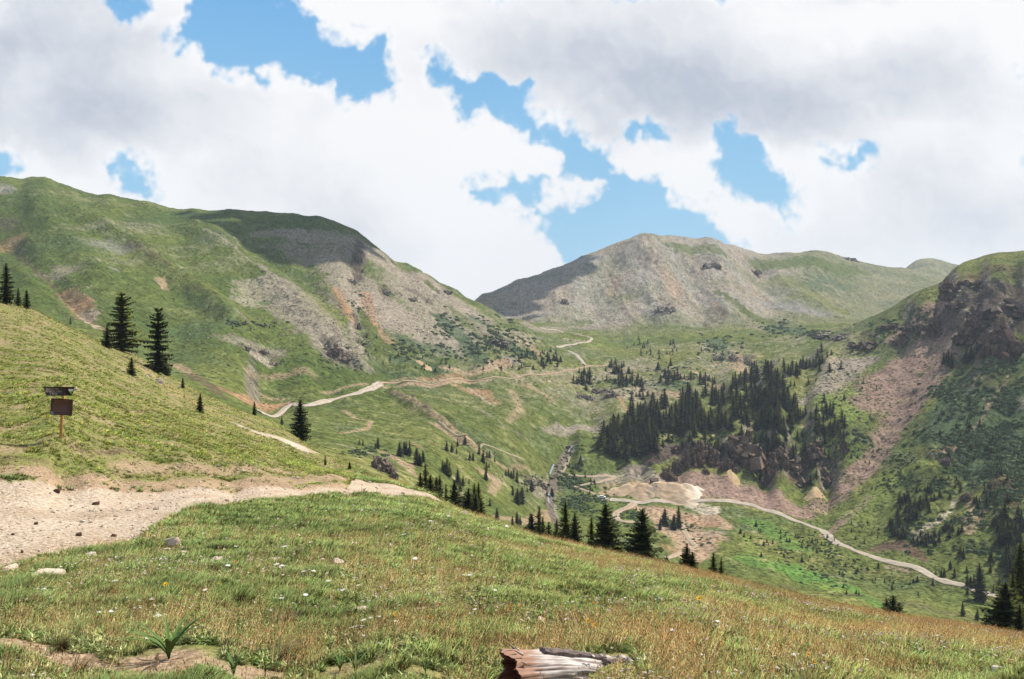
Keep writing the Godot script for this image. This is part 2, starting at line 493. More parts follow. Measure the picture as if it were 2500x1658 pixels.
# broken ground: [height, wave, depth to start from, x, y, radius ...]
const CRAGGY := [
	[5.5, 11.0, 540, 1560,1155,16, 1620,1125,22, 1680,1105,34, 1760,1105,44, 1850,1110,46, 1950,1110,44, 2020,1130,30],
	[4.0, 13.0, 560, 2120,830,24, 2230,790,30, 2330,720,40, 2440,700,46], [4.0, 12.0, 560, 2300,770,34, 2400,780,50, 2490,790,60], [5.0, 9.0, 560, 2420,860,30, 2490,850,40],
	[3.0, 8.0, 560, 800,850,40, 850,880,26], [3.5, 9.0, 560, 880,620,24, 875,690,16], [3.0, 9.0, 600, 930,700,30, 1040,735,24, 1100,715,20], [3.0, 8.0, 560, 1200,815,50, 1260,850,30], [2.2, 7.0, 450, 600,850,40, 680,880,30],
	[2.5, 8.0, 640, 1410,965,14, 1500,965,22], [3.5, 10.0, 690, 1750,870,30, 1840,890,40], [3.5, 10.0, 700, 1960,810,24, 2080,825,20], [3.5, 14.0, 1100, 1735,635,34], [3.0, 12.0, 1100, 1630,745,40], [3.0, 12.0, 1100, 1850,660,36], [2.5, 9.0, 270, 930,1130,26, 965,1160,16], [2.0, 7.0, 400, 1280,1180,16, 1330,1190,16], [3.0, 10.0, 380, 2300,1110,40, 2450,1180,50], [2.0, 8.0, 380, 2240,1300,30, 2370,1260,30]]

# spurs (raised) and gullies (sunk) that run down the mountains: [height, -, depth to start from, x, y, radius ...]
const SPURS := [
	[5.7, 9.0, 500, 190, 520, 71, 330, 600, 84, 450, 690, 84, 560, 770, 71],
	[6.6, 9.0, 500, 480, 555, 71, 600, 650, 84, 720, 740, 84, 830, 840, 71, 880, 900, 46],
	[-4.8, 9.0, 500, 250, 560, 50, 400, 665, 63, 520, 765, 58],
	[-6.2, 9.0, 560, 862, 620, 46, 875, 720, 46, 880, 830, 42],
	[5.2, 9.0, 560, 1000, 660, 58, 1100, 760, 71, 1200, 860, 71],
	[-4.3, 9.0, 560, 30, 600, 42, 130, 690, 46, 240, 790, 46, 330, 880, 42],
	[-3.8, 9.0, 560, 640, 610, 46, 760, 700, 54, 850, 780, 46],
	[3.8, 9.0, 560, 60, 470, 54, 160, 580, 63, 250, 680, 63],
	[-3.8, 9.0, 560, 1060, 700, 42, 1140, 790, 50, 1230, 880, 46],
	[8.5, 9.0, 1100, 1590, 592, 92, 1600, 680, 113, 1620, 770, 92],
	[-7.6, 9.0, 1100, 1500, 640, 71, 1480, 720, 84, 1440, 790, 71],
	[7.6, 9.0, 1100, 1740, 605, 71, 1760, 690, 92, 1780, 770, 84],
	[-6.6, 9.0, 1100, 1680, 640, 63, 1700, 720, 75, 1720, 790, 63],
	[6.6, 9.0, 1100, 1420, 655, 58, 1400, 720, 71, 1390, 780, 58],
	[-6.6, 9.0, 1200, 1860, 650, 63, 1880, 720, 75, 1900, 780, 63],
	[7.6, 9.0, 1300, 1990, 630, 75, 1970, 700, 92, 1960, 770, 75],
	[-4.8, 9.0, 500, 2300, 830, 58, 2220, 940, 71, 2140, 1080, 71, 2060, 1230, 58],
	[4.8, 9.0, 450, 2400, 900, 71, 2330, 1020, 79, 2260, 1160, 79],
	[-3.8, 9.0, 420, 2470, 1000, 63, 2400, 1120, 71, 2330, 1230, 63],
	[4.3, 9.0, 250, 960, 960, 29, 1060, 1020, 37, 1150, 1090, 37],
	[-3.3, 9.0, 250, 1080, 1010, 29, 1160, 1080, 33, 1260, 1150, 33]]

func roughen(z: Array, smooth := false) -> void:
	var cell := ground_noise(FastNoiseLite.TYPE_CELLULAR, 611, z[1], 2)
	cell.cellular_return_type = FastNoiseLite.RETURN_CELL_VALUE
	var soft := ground_noise(3, 612, z[1] * 1.2, 3)
	var from: float = z[2]
	var pts := []
	for k in range(3, z.size(), 3):
		var p := hit(z[k], z[k + 1], from)
		pts.append([p, z[k + 2] * -p.z / FPX])
	if pts.size() == 1:
		pts.append(pts[0])
	var add := {}
	for k in pts.size() - 1:
		var a: Vector3 = pts[k][0]
		var b: Vector3 = pts[k + 1][0]
		var r := maxf(pts[k][1], pts[k + 1][1])
		var j0 := int(ring_at(maxf(minf(-a.z, -b.z) - r, D[0])))
		var j1 := int(ring_at(minf(maxf(-a.z, -b.z) + r, D[NZ - 1]))) + 1
		var e := b - a
		var ee := maxf(e.length_squared(), 1e-6)
		for j in range(j0, mini(j1 + 1, NZ)):
			var d := D[j]
			var i0 := int(column_at((minf(a.x, b.x) - r) / d))
			var i1 := int(column_at((maxf(a.x, b.x) + r) / d)) + 1
			for i in range(i0, mini(i1 + 1, NX)):
				var at := j * NX + i
				var p := Vector3(U[i] * d, EYE + SL[at] * d, -d)
				var t := clampf((p - a).dot(e) / ee, 0.0, 1.0)
				var q := (p - a - e * t).length() / lerpf(pts[k][1], pts[k + 1][1], t)
				if q < 1.0:
					var w := smoothstep(1.0, 0.0 if smooth else 0.45, q)
					add[at] = maxf(add.get(at, 0.0), w)
	for at in add:
		var d := D[at / NX]
		var x := U[at % NX] * d
		if smooth:
			SL[at] += add[at] * z[0] * (1.0 + 0.5 * soft.get_noise_2d(x, d)) / d
			continue
		SL[at] += add[at] * z[0] * (0.75 * cell.get_noise_2d(x * 1.3, d * 0.8) + 0.55 * soft.get_noise_2d(x, d)) / d

func ring_at(d: float) -> float:
	var lo := 0
	var hi := NZ - 1
	while hi - lo > 1:
		var m := (lo + hi) >> 1
		if D[m] > d:
			hi = m
		else:
			lo = m
	return lo + clampf((d - D[lo]) / (D[hi] - D[lo]), 0.0, 1.0)

func column_at(u: float) -> float:
	var lo := 0
	var hi := NX - 1
	while hi - lo > 1:
		var m := (lo + hi) >> 1
		if U[m] > u:
			hi = m
		else:
			lo = m
	return lo + clampf((u - U[lo]) / (U[hi] - U[lo]), 0.0, 1.0)

# the ground's height above the eye's foot at a bearing and depth
func ground(u: float, d: float) -> float:
	var c := column_at(u)
	var r := ring_at(d)
	var i := mini(int(c), NX - 2)
	var j := mini(int(r), NZ - 2)
	var a := SL[j * NX + i] * D[j]
	var b := SL[j * NX + i + 1] * D[j]
	var e := SL[(j + 1) * NX + i] * D[j + 1]
	var f := SL[(j + 1) * NX + i + 1] * D[j + 1]
	return EYE + lerpf(lerpf(a, b, c - i), lerpf(e, f, c - i), r - j)

func spot(u: float, d: float) -> Vector3:
	return Vector3(u * d, ground(u, d), -d)

func bare_at(u: float, d: float) -> float:
	return BARE[int(round(ring_at(d))) * NX + int(round(column_at(u)))]

# where the line of sight to a point of the photograph first meets the ground beyond a depth
func hit(px: float, py: float, from := 3.0) -> Vector3:
	var r := ray(px, py)
	var i := clampi(int(round(column_at(r.x))), 0, NX - 1)
	var j := int(ring_at(from)) + 1
	while j < NZ and SL[j * NX + i] < r.y:
		j += 1
	if j >= NZ:
		j = NZ - 1
	var a := SL[(j - 1) * NX + i]
	var b := SL[j * NX + i]
	var t := clampf((r.y - a) / maxf(b - a, 1e-6), 0.0, 1.0)
	var d := lerpf(D[j - 1], D[j], t)
	return Vector3(r.x * d, ground(r.x, d), -d)

# ---------------------------------------------------------------- what the ground is made of
# base colours of soils and turf (linear)
const SOIL := {
	"grass": Color(0.098, 0.127, 0.035), "bright": Color(0.11, 0.22, 0.05), "lime": Color(0.17, 0.22, 0.055), "yellow": Color(0.16, 0.175, 0.05),
	"scree": Color(0.29, 0.25, 0.205), "grey": Color(0.26, 0.25, 0.23), "tan": Color(0.36, 0.262, 0.18), "orange": Color(0.35, 0.215, 0.13), "red": Color(0.275, 0.192, 0.155),
	"rock": Color(0.10, 0.078, 0.066), "brown": Color(0.12, 0.082, 0.06), "pale": Color(0.50, 0.43, 0.35), "scrub": Color(0.055, 0.085, 0.035), "bluish": Color(0.075, 0.115, 0.06), "straw": Color(0.34, 0.27, 0.14), "road": Color(0.475, 0.395, 0.315)}
# [kind, strength, raggedness, depth to start from, x, y, radius, x, y, radius ...]
const STAINS := [
	# left mountain
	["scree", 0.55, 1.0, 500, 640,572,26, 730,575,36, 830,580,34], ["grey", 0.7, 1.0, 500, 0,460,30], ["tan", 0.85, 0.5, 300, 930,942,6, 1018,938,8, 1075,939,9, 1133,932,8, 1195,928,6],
	["scree", 0.8, 0.9, 300, 830,640,50, 930,750,85, 1060,830,60], ["scree", 0.8, 0.8, 300, 1000,710,60, 1120,830,40], ["scree", 0.9, 0.8, 300, 900,610,50, 1050,700,45, 1150,770,40],
	["scree", 0.65, 1.2, 300, 690,690,45, 830,850,45], ["pale", 0.4, 1.3, 300, 620,700,35, 600,740,25], ["scree", 0.6, 1.2, 300, 690,750,35, 860,880,30], ["scree", 0.6, 1.0, 300, 750,630,60, 820,600,50],
	["orange", 0.7, 0.7, 300, 818,705,9, 850,755,12, 866,800,7], ["orange", 0.6, 0.8, 300, 890,715,12, 908,790,12, 950,835,12], ["scree", 0.9, 0.5, 300, 858,790,7, 875,840,10, 890,870,8],
	["rock", 0.8, 1.0, 300, 878,590,11, 872,640,14, 872,685,10], ["rock", 0.75, 1.0, 300, 866,765,7, 878,805,7], ["rock", 0.5, 1.4, 300, 800,835,14, 835,875,24], ["rock", 0.5, 1.4, 300, 935,700,14, 945,730,10], ["rock", 0.5, 1.4, 300, 1005,710,12, 1040,735,12], ["rock", 0.5, 1.2, 300, 1090,710,10], ["rock", 0.4, 1.4, 300, 830,640,14],
	["grass", 0.9, 0.9, 300, 880,760,8, 930,850,18], ["grass", 0.8, 0.8, 300, 1045,690,10, 1065,710,8],
	["bluish", 0.8, 0.9, 300, 1075,775,18, 1130,830,20, 1190,890,18], ["bluish", 0.8, 1.0, 300, 1160,780,18, 1230,830,22, 1280,860,16], ["scree", 0.6, 1.3, 300, 1180,800,30, 1210,830,25], ["rock", 0.35, 1.5, 300, 1200,820,26], ["tan", 0.6, 1.0, 300, 1270,830,14, 1310,860,12], ["grey", 0.8, 0.6, 300, 1250,880,16],
	["bluish", 0.7, 1.0, 300, 990,830,20, 1100,860,18], ["bluish", 0.7, 1.0, 300, 960,880,16, 1060,900,14],
	["tan", 0.85, 0.9, 300, 1090,900,12, 1180,905,12, 1240,885,12], ["tan", 0.8, 0.8, 300, 1195,880,6, 1260,915,12], ["orange", 0.6, 0.9, 300, 1035,925,8, 1130,920,10],
	["orange", 0.6, 0.9, 300, 1110,940,12, 1170,958,22, 1212,985,7], ["pale", 0.5, 0.6, 300, 1140,945,3, 1195,985,3], ["tan", 0.7, 0.9, 300, 1285,940,9, 1345,975,8], ["tan", 0.6, 1.0, 300, 1360,965,8], ["tan", 0.6, 1.0, 300, 960,930,6, 1110,928,9],
	["tan", 0.75, 0.7, 300, 389,680,10, 402,705,8], ["orange", 0.6, 1.2, 300, 160,715,15, 195,745,26, 240,800,12], ["pale", 0.5, 1.2, 300, 215,765,16, 235,800,8], ["scree", 0.55, 1.3, 300, 150,665,35], ["orange", 0.5, 1.2, 300, 30,590,28, 15,610,20], ["rock", 0.5, 1.2, 300, 10,540,26, 30,560,10], ["grey", 0.5, 1.2, 300, 265,605,42], ["grey", 0.6, 0.8, 300, 273,655,12],
	["brown", 0.45, 0.9, 300, 40,620,6, 130,700,7, 230,790,8, 330,880,8], ["brown", 0.4, 0.9, 300, 310,590,8, 380,625,8, 420,655,6], ["yellow", 0.4, 0.9, 300, 330,620,20, 500,700,26, 600,770,20], ["scree", 0.5, 1.1, 300, 500,560,5, 570,600,5, 640,650,8, 720,730,12],
	["scree", 0.6, 1.3, 300, 570,830,28, 660,860,28], ["rock", 0.45, 1.5, 300, 590,840,12, 660,870,14], ["pale", 0.6, 1.2, 300, 610,860,10, 650,885,20], ["tan", 0.55, 1.1, 300, 600,905,12, 690,915,14], ["tan", 0.4, 1.2, 300, 750,905,25],
	["orange", 0.85, 0.6, 300, 545,950,14, 590,975,20, 660,992,16, 700,985,8], ["brown", 0.7, 0.9, 300, 470,915,14, 540,965,16], ["tan", 0.7, 0.9, 300, 430,890,12, 465,915,10], ["tan", 0.6, 0.9, 300, 640,965,9, 690,975,8], ["tan", 0.7, 0.8, 300, 700,985,4, 800,958,5, 895,936,5],
	# slope under the mountain road
	["tan", 0.7, 0.8, 250, 838,1002,6, 870,1022,6, 906,1028,5, 895,1047,6, 830,1058,5], ["tan", 0.5, 0.9, 250, 775,1030,6], ["tan", 0.6, 1.0, 250, 960,955,7, 1010,975,7, 1060,1010,9, 1090,1030,8], ["rock", 0.6, 1.2, 250, 1000,962,7, 1050,1000,7], ["rock", 0.6, 1.1, 250, 1095,1040,4, 1130,1075,5, 1165,1110,4],
	["tan", 0.75, 1.0, 250, 1070,1038,14, 1140,1075,16, 1185,1110,10], ["tan", 0.5, 1.1, 250, 1160,1090,9, 1230,1140,9, 1290,1140,6], ["tan", 0.7, 0.9, 250, 1170,1150,10, 1215,1175,12, 1200,1205,10], ["orange", 0.7, 0.6, 250, 1055,1082,5, 1068,1088,4], ["tan", 0.6, 0.8, 250, 1005,1080,5, 1035,1095,4],
	["brown", 0.8, 1.0, 250, 915,1115,12, 945,1130,16, 960,1160,10], ["tan", 0.75, 1.0, 250, 935,1105,14, 985,1130,16, 1010,1160,10], ["scree", 0.6, 1.1, 250, 830,1085,12, 900,1105,14],
	["scree", 0.75, 0.9, 400, 1335,1052,12, 1390,1052,22, 1440,1048,20, 1480,1055,10], ["scree", 0.45, 1.0, 300, 1170,1000,6, 1230,1040,4, 1290,1075,4], ["tan", 0.55, 1.1, 300, 1250,955,10, 1270,1000,9, 1240,1030,8],
	["tan", 0.7, 1.0, 300, 1215,1265,10, 1290,1275,14, 1345,1255,14], ["scree", 0.7, 1.0, 300, 1300,1200,16, 1345,1190,14], ["grey", 0.75, 0.9, 300, 1395,1090,7, 1365,1150,8, 1345,1210,10, 1352,1260,10], ["rock", 0.6, 1.2, 300, 1280,1165,10, 1320,1180,12], ["scree", 0.6, 1.0, 300, 1250,1115,6, 1262,1130,5],
	# basin and pass
	["yellow", 0.7, 0.9, 800, 1480,850,50, 1650,870,60], ["grass", 0.8, 1.0, 800, 1600,830,40, 1800,830,50], ["scree", 0.7, 1.0, 900, 1290,795,20, 1380,790,25, 1500,790,25], ["lime", 0.6, 0.9, 800, 1620,818,12, 1450,843,9],
	["tan", 0.7, 1.1, 700, 1790,860,12, 1810,900,16, 1880,905,14], ["rock", 0.7, 1.2, 700, 1750,870,9, 1760,880,9], ["rock", 0.7, 1.2, 700, 1820,870,12, 1835,890,10], ["tan", 0.6, 1.0, 700, 1690,905,7, 1760,945,7], ["tan", 0.6, 1.1, 650, 1560,955,10, 1650,965,14, 1740,950,12], ["bluish", 0.7, 1.1, 700, 1900,800,16, 1990,815,16], ["rock", 0.6, 1.1, 700, 1990,815,10, 2070,820,12], ["scree", 0.6, 1.2, 700, 1850,800,18], ["bluish", 0.7, 1.1, 700, 1740,830,20, 1790,870,10],
	["rock", 0.6, 1.2, 600, 1460,955,9, 1500,965,14], ["rock", 0.6, 1.2, 600, 1412,960,8, 1440,975,12], ["orange", 0.7, 0.6, 600, 1512,968,4, 1532,1003,4], ["tan", 0.5, 1.2, 600, 1560,925,20], ["scree", 0.5, 1.2, 600, 1590,900,22], ["tan", 0.5, 1.2, 600, 1640,910,10, 1680,930,8],
	# far peak and ridge
	["tan", 0.5, 1.1, 1100, 1490,720,12, 1510,680,10], ["tan", 0.45, 1.1, 1100, 1655,690,12, 1640,720,14], ["tan", 0.6, 0.8, 1000, 1745,740,7, 1770,770,6], ["rock", 0.5, 1.4, 1100, 1735,625,20, 1745,645,10], ["rock", 0.45, 1.4, 1100, 1830,650,18, 1890,665,12], ["rock", 0.4, 1.5, 1100, 1640,735,22, 1610,765,16], ["rock", 0.4, 1.4, 1100, 1375,735,16], ["rock", 0.4, 1.4, 1100, 1570,640,10, 1580,635,10],
	["grass", 0.8, 1.0, 1100, 1750,710,9, 1820,760,14, 1880,790,16], ["grass", 0.6, 1.1, 1100, 1310,795,16, 1440,785,14], ["grass", 0.75, 1.0, 1100, 1680,610,40, 1750,610,30], ["grass", 0.85, 0.9, 1300, 1850,650,26, 1990,640,50, 2090,660,30], ["yellow", 0.6, 1.0, 1100, 1950,720,30, 2050,760,24, 1900,680,30], ["bluish", 0.5, 1.2, 1300, 2040,690,36, 1990,700,30], ["grey", 0.8, 0.9, 1100, 1860,740,30, 2000,770,25], ["tan", 0.8, 0.7, 1100, 2010,693,4, 2060,715,4], ["grass", 0.7, 0.9, 1100, 2050,775,12], ["grass", 0.6, 1.2, 1050, 1560,800,12, 1700,800,25],
	# knoll, its cliff and scree
	["yellow", 0.6, 0.8, 560, 1500,1060,40, 1700,1010,40, 1900,950,40, 2030,900,20], ["lime", 0.6, 0.9, 560, 1620,1110,25, 1560,1160,14], ["lime", 0.7, 0.9, 560, 2000,980,40, 2060,1010,40, 2090,960,30],
	["rock", 1.0, 0.4, 540, 1545,1160,14, 1590,1120,16, 1640,1100,24, 1740,1110,36, 1840,1110,40, 1920,1120,44, 1990,1110,34], ["grass", 0.6, 1.2, 560, 1960,1060,20, 2010,1080,14], ["brown", 0.8, 0.8, 560, 1880,1170,20, 1960,1180,20],
	["red", 0.97, 0.35, 500, 1570,1190,20, 1640,1185,40, 1750,1190,52, 1850,1220,50, 1950,1255,30], ["scree", 0.7, 0.9, 520, 1470,1170,20, 1560,1160,24, 1600,1165,14],
	["scree", 0.85, 0.7, 560, 1960,985,12, 2010,945,24, 2070,890,36, 2120,880,20], ["red", 0.95, 0.5, 560, 2135,985,44, 2185,930,58, 2240,880,56, 2300,820,50], ["red", 0.9, 0.6, 520, 2165,1070,28, 2210,1010,34, 2255,950,34, 2310,870,28], ["red", 0.85, 0.7, 500, 1990,1240,22, 2050,1195,24, 2110,1150,24, 2170,1080,22], ["red", 0.8, 0.7, 480, 2010,1310,9, 2070,1260,12, 2120,1215,10], ["red", 0.8, 0.8, 600, 2230,790,26, 2300,740,26, 2180,830,16], ["grass", 0.8, 0.7, 560, 2245,920,5, 2285,885,4],
	["lime", 0.5, 1.0, 500, 2100,1250,40, 2180,1180,40, 2250,1130,20], ["grass", 0.7, 1.0, 500, 2050,1080,40],
	# right mountain
	["rock", 0.85, 1.0, 600, 2340,700,22, 2420,730,40, 2480,720,40], ["rock", 0.85, 1.0, 600, 2300,770,24, 2360,790,36, 2480,790,40], ["rock", 0.7, 1.2, 600, 2110,820,16, 2180,800,14, 2260,760,18], ["yellow", 0.4, 1.0, 600, 2400,660,14, 2480,650,18], ["brown", 0.45, 1.3, 600, 2380,680,20, 2480,670,26], ["tan", 0.4, 1.1, 600, 2410,660,12, 2350,690,9],
	["bluish", 0.85, 0.8, 380, 2440,1000,60, 2480,1100,80, 2400,1150,60], ["bluish", 0.7, 1.0, 380, 2330,950,30, 2300,1040,40, 2340,1110,40], ["grass", 0.7, 1.0, 380, 2250,1180,60, 2220,1250,50], ["brown", 0.7, 1.1, 380, 2440,1200,40, 2490,1170,50], ["brown", 0.6, 1.2, 380, 2320,1110,22, 2350,1090,18], ["tan", 0.6, 1.1, 380, 2300,1100,8, 2340,1085,10], ["tan", 0.7, 1.0, 380, 2370,1220,10, 2385,1250,16, 2365,1295,14], ["pale", 0.7, 0.9, 380, 2330,1225,5, 2300,1265,8, 2250,1290,7], ["tan", 0.7, 0.6, 380, 2470,905,3, 2440,960,3, 2415,985,4, 2395,1030,3, 2345,1070,2, 2330,1095,3, 2310,1120,3],
	["brown", 0.9, 0.6, 380, 2130,1345,10, 2180,1330,20, 2225,1345,16, 2260,1370,8], ["red", 0.7, 1.0, 380, 2170,1385,8, 2215,1395,8], ["scree", 0.6, 1.2, 380, 2250,1310,22],
	# spoil ground and valley floor
	["tan", 0.9, 0.6, 430, 1470,1205,10, 1560,1190,26, 1650,1200,30, 1720,1215,14], ["tan", 0.95, 0.5, 420, 1560,1242,14, 1640,1253,26, 1720,1270,30, 1770,1285,18], ["tan", 0.95, 0.6, 400, 1640,1300,34, 1710,1315,40, 1695,1360,28], ["orange", 0.6, 0.8, 400, 1660,1260,14, 1740,1280,14], ["orange", 0.55, 0.9, 380, 1640,1340,22, 1700,1370,18], ["pale", 0.7, 0.7, 400, 1700,1235,20, 1735,1250,18, 1750,1240,8], ["tan", 0.92, 0.3, 400, 1585,1248,22, 1650,1285,40, 1700,1320,46, 1690,1362,30], ["scree", 0.5, 0.9, 400, 1735,1300,20, 1760,1300,12], ["tan", 0.6, 1.0, 400, 1650,1210,12],
	["tan", 0.6, 0.9, 420, 1470,1190,8, 1510,1180,6], ["scree", 0.5, 1.1, 420, 1420,1120,9], ["bluish", 0.5, 1.2, 420, 1400,1170,22, 1390,1220,20],
	["bright", 0.75, 1.0, 370, 1830,1370,40, 1950,1400,50, 2060,1440,40, 2130,1470,30], ["lime", 0.8, 0.8, 370, 2010,1430,22, 2060,1445,24], ["lime", 0.6, 0.9, 370, 1820,1310,10, 1840,1350,14, 1900,1365,14], ["bright", 0.6, 0.9, 370, 1850,1280,30, 1950,1340,26], ["brown", 0.55, 0.8, 370, 1920,1432,12, 1945,1436,8], ["brown", 0.55, 0.8, 370, 2060,1452,10, 2110,1456,14], ["yellow", 0.6, 0.9, 370, 1850,1410,20, 1930,1430,14], ["yellow", 0.5, 1.0, 370, 2250,1470,30, 2350,1490,30],
	# near hillside: bank above the road, cut beyond, bare soil by the camera
	["tan", 0.9, 0.5, 20, -60,1148,34, 0,1156,34, 120,1166,30, 260,1176,24, 420,1184,20, 600,1180,17, 740,1172,15, 830,1165,10], ["tan", 0.95, 0.4, 20, -60,1184,12, 100,1186,12, 214,1189,11, 383,1200,9, 574,1201,8, 765,1192,8, 840,1186,6], ["tan", 0.7, 1.1, 20, 300,1140,22, 500,1150,22, 680,1150,18], ["brown", 0.8, 0.5, 20, -20,1090,6, 90,1087,5, 180,1094,5, 270,1105,6, 360,1113,5], ["brown", 0.5, 1.0, 20, -20,1120,14, 100,1125,10],  # thin brown line at the lip: shade under the overhang, painted on the bank
	["pale", 1.0, 0.35, 60, 580,1036,12, 640,1060,26, 700,1080,42, 762,1100,20], ["straw", 0.75, 0.7, 60, 330,885,26, 420,950,32, 520,1005,32, 600,1035,16], ["straw", 0.5, 0.9, 60, 700,1055,10, 770,1108,10, 850,1140,12], ["tan", 0.7, 0.8, 60, 420,925,8, 460,945,6], ["pale", 0.6, 0.7, 50, 1000,1200,5, 1080,1225,5],
	["tan", 1.0, 0.5, 5, -20,1580,44, 60,1592,50, 150,1615,40, 230,1640,24], ["tan", 1.0, 0.5, 4, 330,1655,24, 430,1645,34, 540,1632,38, 630,1645,26], ["tan", 0.9, 0.7, 5, 290,1615,24], ["tan", 1.0, 0.3, 5, 400,1612,40], ["tan", 0.8, 0.8, 5, 2290,1590,16, 2380,1615,20], ["tan", 0.7, 0.9, 8, 2080,1560,14, 2200,1570,20], ["tan", 0.6, 1.0, 10, 1450,1440,10, 1530,1460,8],
	["tan", 0.6, 0.8, 10, 390,1330,16, 450,1345,14]]

func paint_ground() -> void:
	COL.resize(NX * NZ)
	BARE.resize(NX * NZ)
	var patch := ground_noise(3, 31, 90.0, 5)
	var speck := ground_noise(3, 32, 9.0, 4)
	var near_patch := ground_noise(3, 33, 6.0, 4)
	var streak := ground_noise(3, 34, 1.0, 4)
	var grain := ground_noise(3, 35, 2.6, 2)
	var g: Color = SOIL.grass
	var y: Color = SOIL.yellow
	var sc: Color = SOIL.scree
	var gr: Color = SOIL.grey
	var ta: Color = SOIL.tan
	var bl: Color = SOIL.bluish
	var br: Color = SOIL.brown
	var rk := Color(0.13, 0.112, 0.097)
	for j in NZ:
		var d := D[j]
		var near: float = 1.0 - smoothstep(130.0, 260.0, d)
		for i in NX:
			var u := U[i]
			var x := u * d
			var at := j * NX + i
			var c := g
			if near > 0.0:
				var n := near_patch.get_noise_2d(x, d)
				c = (g * 1.35).lerp(y * 1.3, clampf(0.45 + 1.3 * n, 0.0, 1.0)).lerp(ta, clampf(0.34 + 1.2 * near_patch.get_noise_2d(x * 3.0 + 90.0, d * 3.0), 0.0, 0.8))
			if near < 1.0:
				var p := patch.get_noise_2d(x, d)
				var s := speck.get_noise_2d(x, d)
				var f := g.lerp(y, clampf(0.4 + 1.4 * p, 0.0, 1.0))
				f = f.lerp(bl, clampf(1.3 * patch.get_noise_2d(x * 1.4 + 500.0, d * 1.4) + 0.5 * s - 0.05, 0.0, 0.55))
				var stony := 0.0
				var right: float = smoothstep(0.33, 0.40, u)
				if d > 1000.0:
					var k := streak.get_noise_2d(x / 34.0, d / 240.0)
					stony = smoothstep(1050.0, 1250.0, d) * (1.0 - smoothstep(0.25, 0.33, u) * 0.6)
					f = f.lerp(sc.lerp(gr, clampf(0.45 + 1.6 * k, 0.0, 1.0)), clampf(stony * (0.86 + 0.8 * p + 0.35 * s), 0.0, 0.95))
					f = f.lerp(ta, clampf(stony * (1.1 * streak.get_noise_2d(x / 28.0 + 40.0, d / 300.0) - 0.12), 0.0, 0.6))
				elif right < 1.0:
					# turf torn by stones down the fall line of the left mountain
					var k := streak.get_noise_2d((x * 0.86 - d * 0.5) / 26.0, (x * 0.5 + d * 0.86) / 160.0)
					stony = smoothstep(560.0, 800.0, d) * (1.0 - right)
					f = f.lerp(sc, clampf(stony * (0.9 * k + 0.7 * s + 0.5 * p - 0.12 + 0.35 * smoothstep(-0.3, -0.05, u)), 0.0, 0.7))
					f = f.lerp(ta, clampf((1.0 * s - 0.2 + 0.45 * p - 0.22 * (1.0 - smoothstep(-0.32, -0.18, u))) * (1.0 - right), 0.0, 0.55))
				if right > 0.0 and d < 1000.0:
					var k := streak.get_noise_2d((x * 0.55 + d * 0.83) / 20.0, (x * 0.83 - d * 0.55) / 120.0)
					f = f.lerp(br, clampf(right * (0.9 * k + 0.5 * s), 0.0, 0.55))
				if j > 0 and i > 0 and d > 280.0:
					var e := D[j] - D[j - 1]
					var up := (SL[at] * d - SL[at - NX] * D[j - 1]) / e
					var across := (SL[at] - SL[at - 1]) / (U[i] - U[i - 1])
					var steep := sqrt(up * up + across * across)
					f = f.lerp(rk.lerp(sc, clampf(0.45 + 1.3 * s, 0.0, 1.0)), smoothstep(0.95, 1.35, steep + 0.5 * s) * 0.9)
				f = f * clampf(1.0 + lerpf(0.8, 0.5, stony) * s + 0.55 * grain.get_noise_2d(x, d), 0.5, 1.6) * lerpf(1.0, 1.05, stony)
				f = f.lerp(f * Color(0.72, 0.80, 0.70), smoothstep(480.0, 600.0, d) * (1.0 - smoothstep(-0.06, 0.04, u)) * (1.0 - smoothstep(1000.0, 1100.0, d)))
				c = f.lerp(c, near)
			COL[at] = c
			BARE[at] = 0.0
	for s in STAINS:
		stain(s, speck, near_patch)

func stain(s: Array, speck: FastNoiseLite, near_patch: FastNoiseLite) -> void:
	var c: Color = SOIL[s[0]]
	var from: float = s[3]
	var pts := []
	for k in range(4, s.size(), 3):
		var p := hit(s[k], s[k + 1], from)
		pts.append([p, s[k + 2] * -p.z / FPX * (2.4 if from < 50.0 else 1.3)])
	if pts.size() == 1:
		pts.append(pts[0])
	var bare := 1.0 if s[0] in ["tan", "pale", "brown", "road"] else 0.0
	for k in pts.size() - 1:
		var a: Vector3 = pts[k][0]
		var b: Vector3 = pts[k + 1][0]
		var ra: float = pts[k][1]
		var rb: float = pts[k + 1][1]
		var r := maxf(ra, rb) * 1.7
		var d0 := minf(-a.z, -b.z) - r
		var d1 := maxf(-a.z, -b.z) + r
		var j0 := int(ring_at(maxf(d0, D[0])))
		var j1 := int(ring_at(minf(d1, D[NZ - 1]))) + 1
		var e := b - a
		var ee := maxf(e.length_squared(), 1e-6)
		for j in range(j0, mini(j1 + 1, NZ)):
			var d := D[j]
			var i0 := int(column_at((minf(a.x, b.x) - r) / d))
			var i1 := int(column_at((maxf(a.x, b.x) + r) / d)) + 1
			for i in range(i0, mini(i1 + 1, NX)):
				var at := j * NX + i
				var p := Vector3(U[i] * d, EYE + SL[at] * d, -d)
				var t := clampf((p - a).dot(e) / ee, 0.0, 1.0)
				var q := p - a - e * t
				var q2 := q.length() / lerpf(ra, rb, t)
				if q2 > 1.7:
					continue
				var n := speck.get_noise_2d(p.x * (160.0 / -a.z if from < 100 else 1.0), d * (160.0 / -a.z if from < 100 else 1.0)) if from >= 100 else near_patch.get_noise_2d(p.x * 4.0, d * 4.0)
				var w: float = smoothstep(1.25, 0.72, q2 + n * 1.1 * s[2]) * s[1]
				if w > 0.0:
					COL[at] = COL[at].lerp(c * (1.0 + 0.5 * n), w)
					BARE[at] = maxf(BARE[at], bare * w)

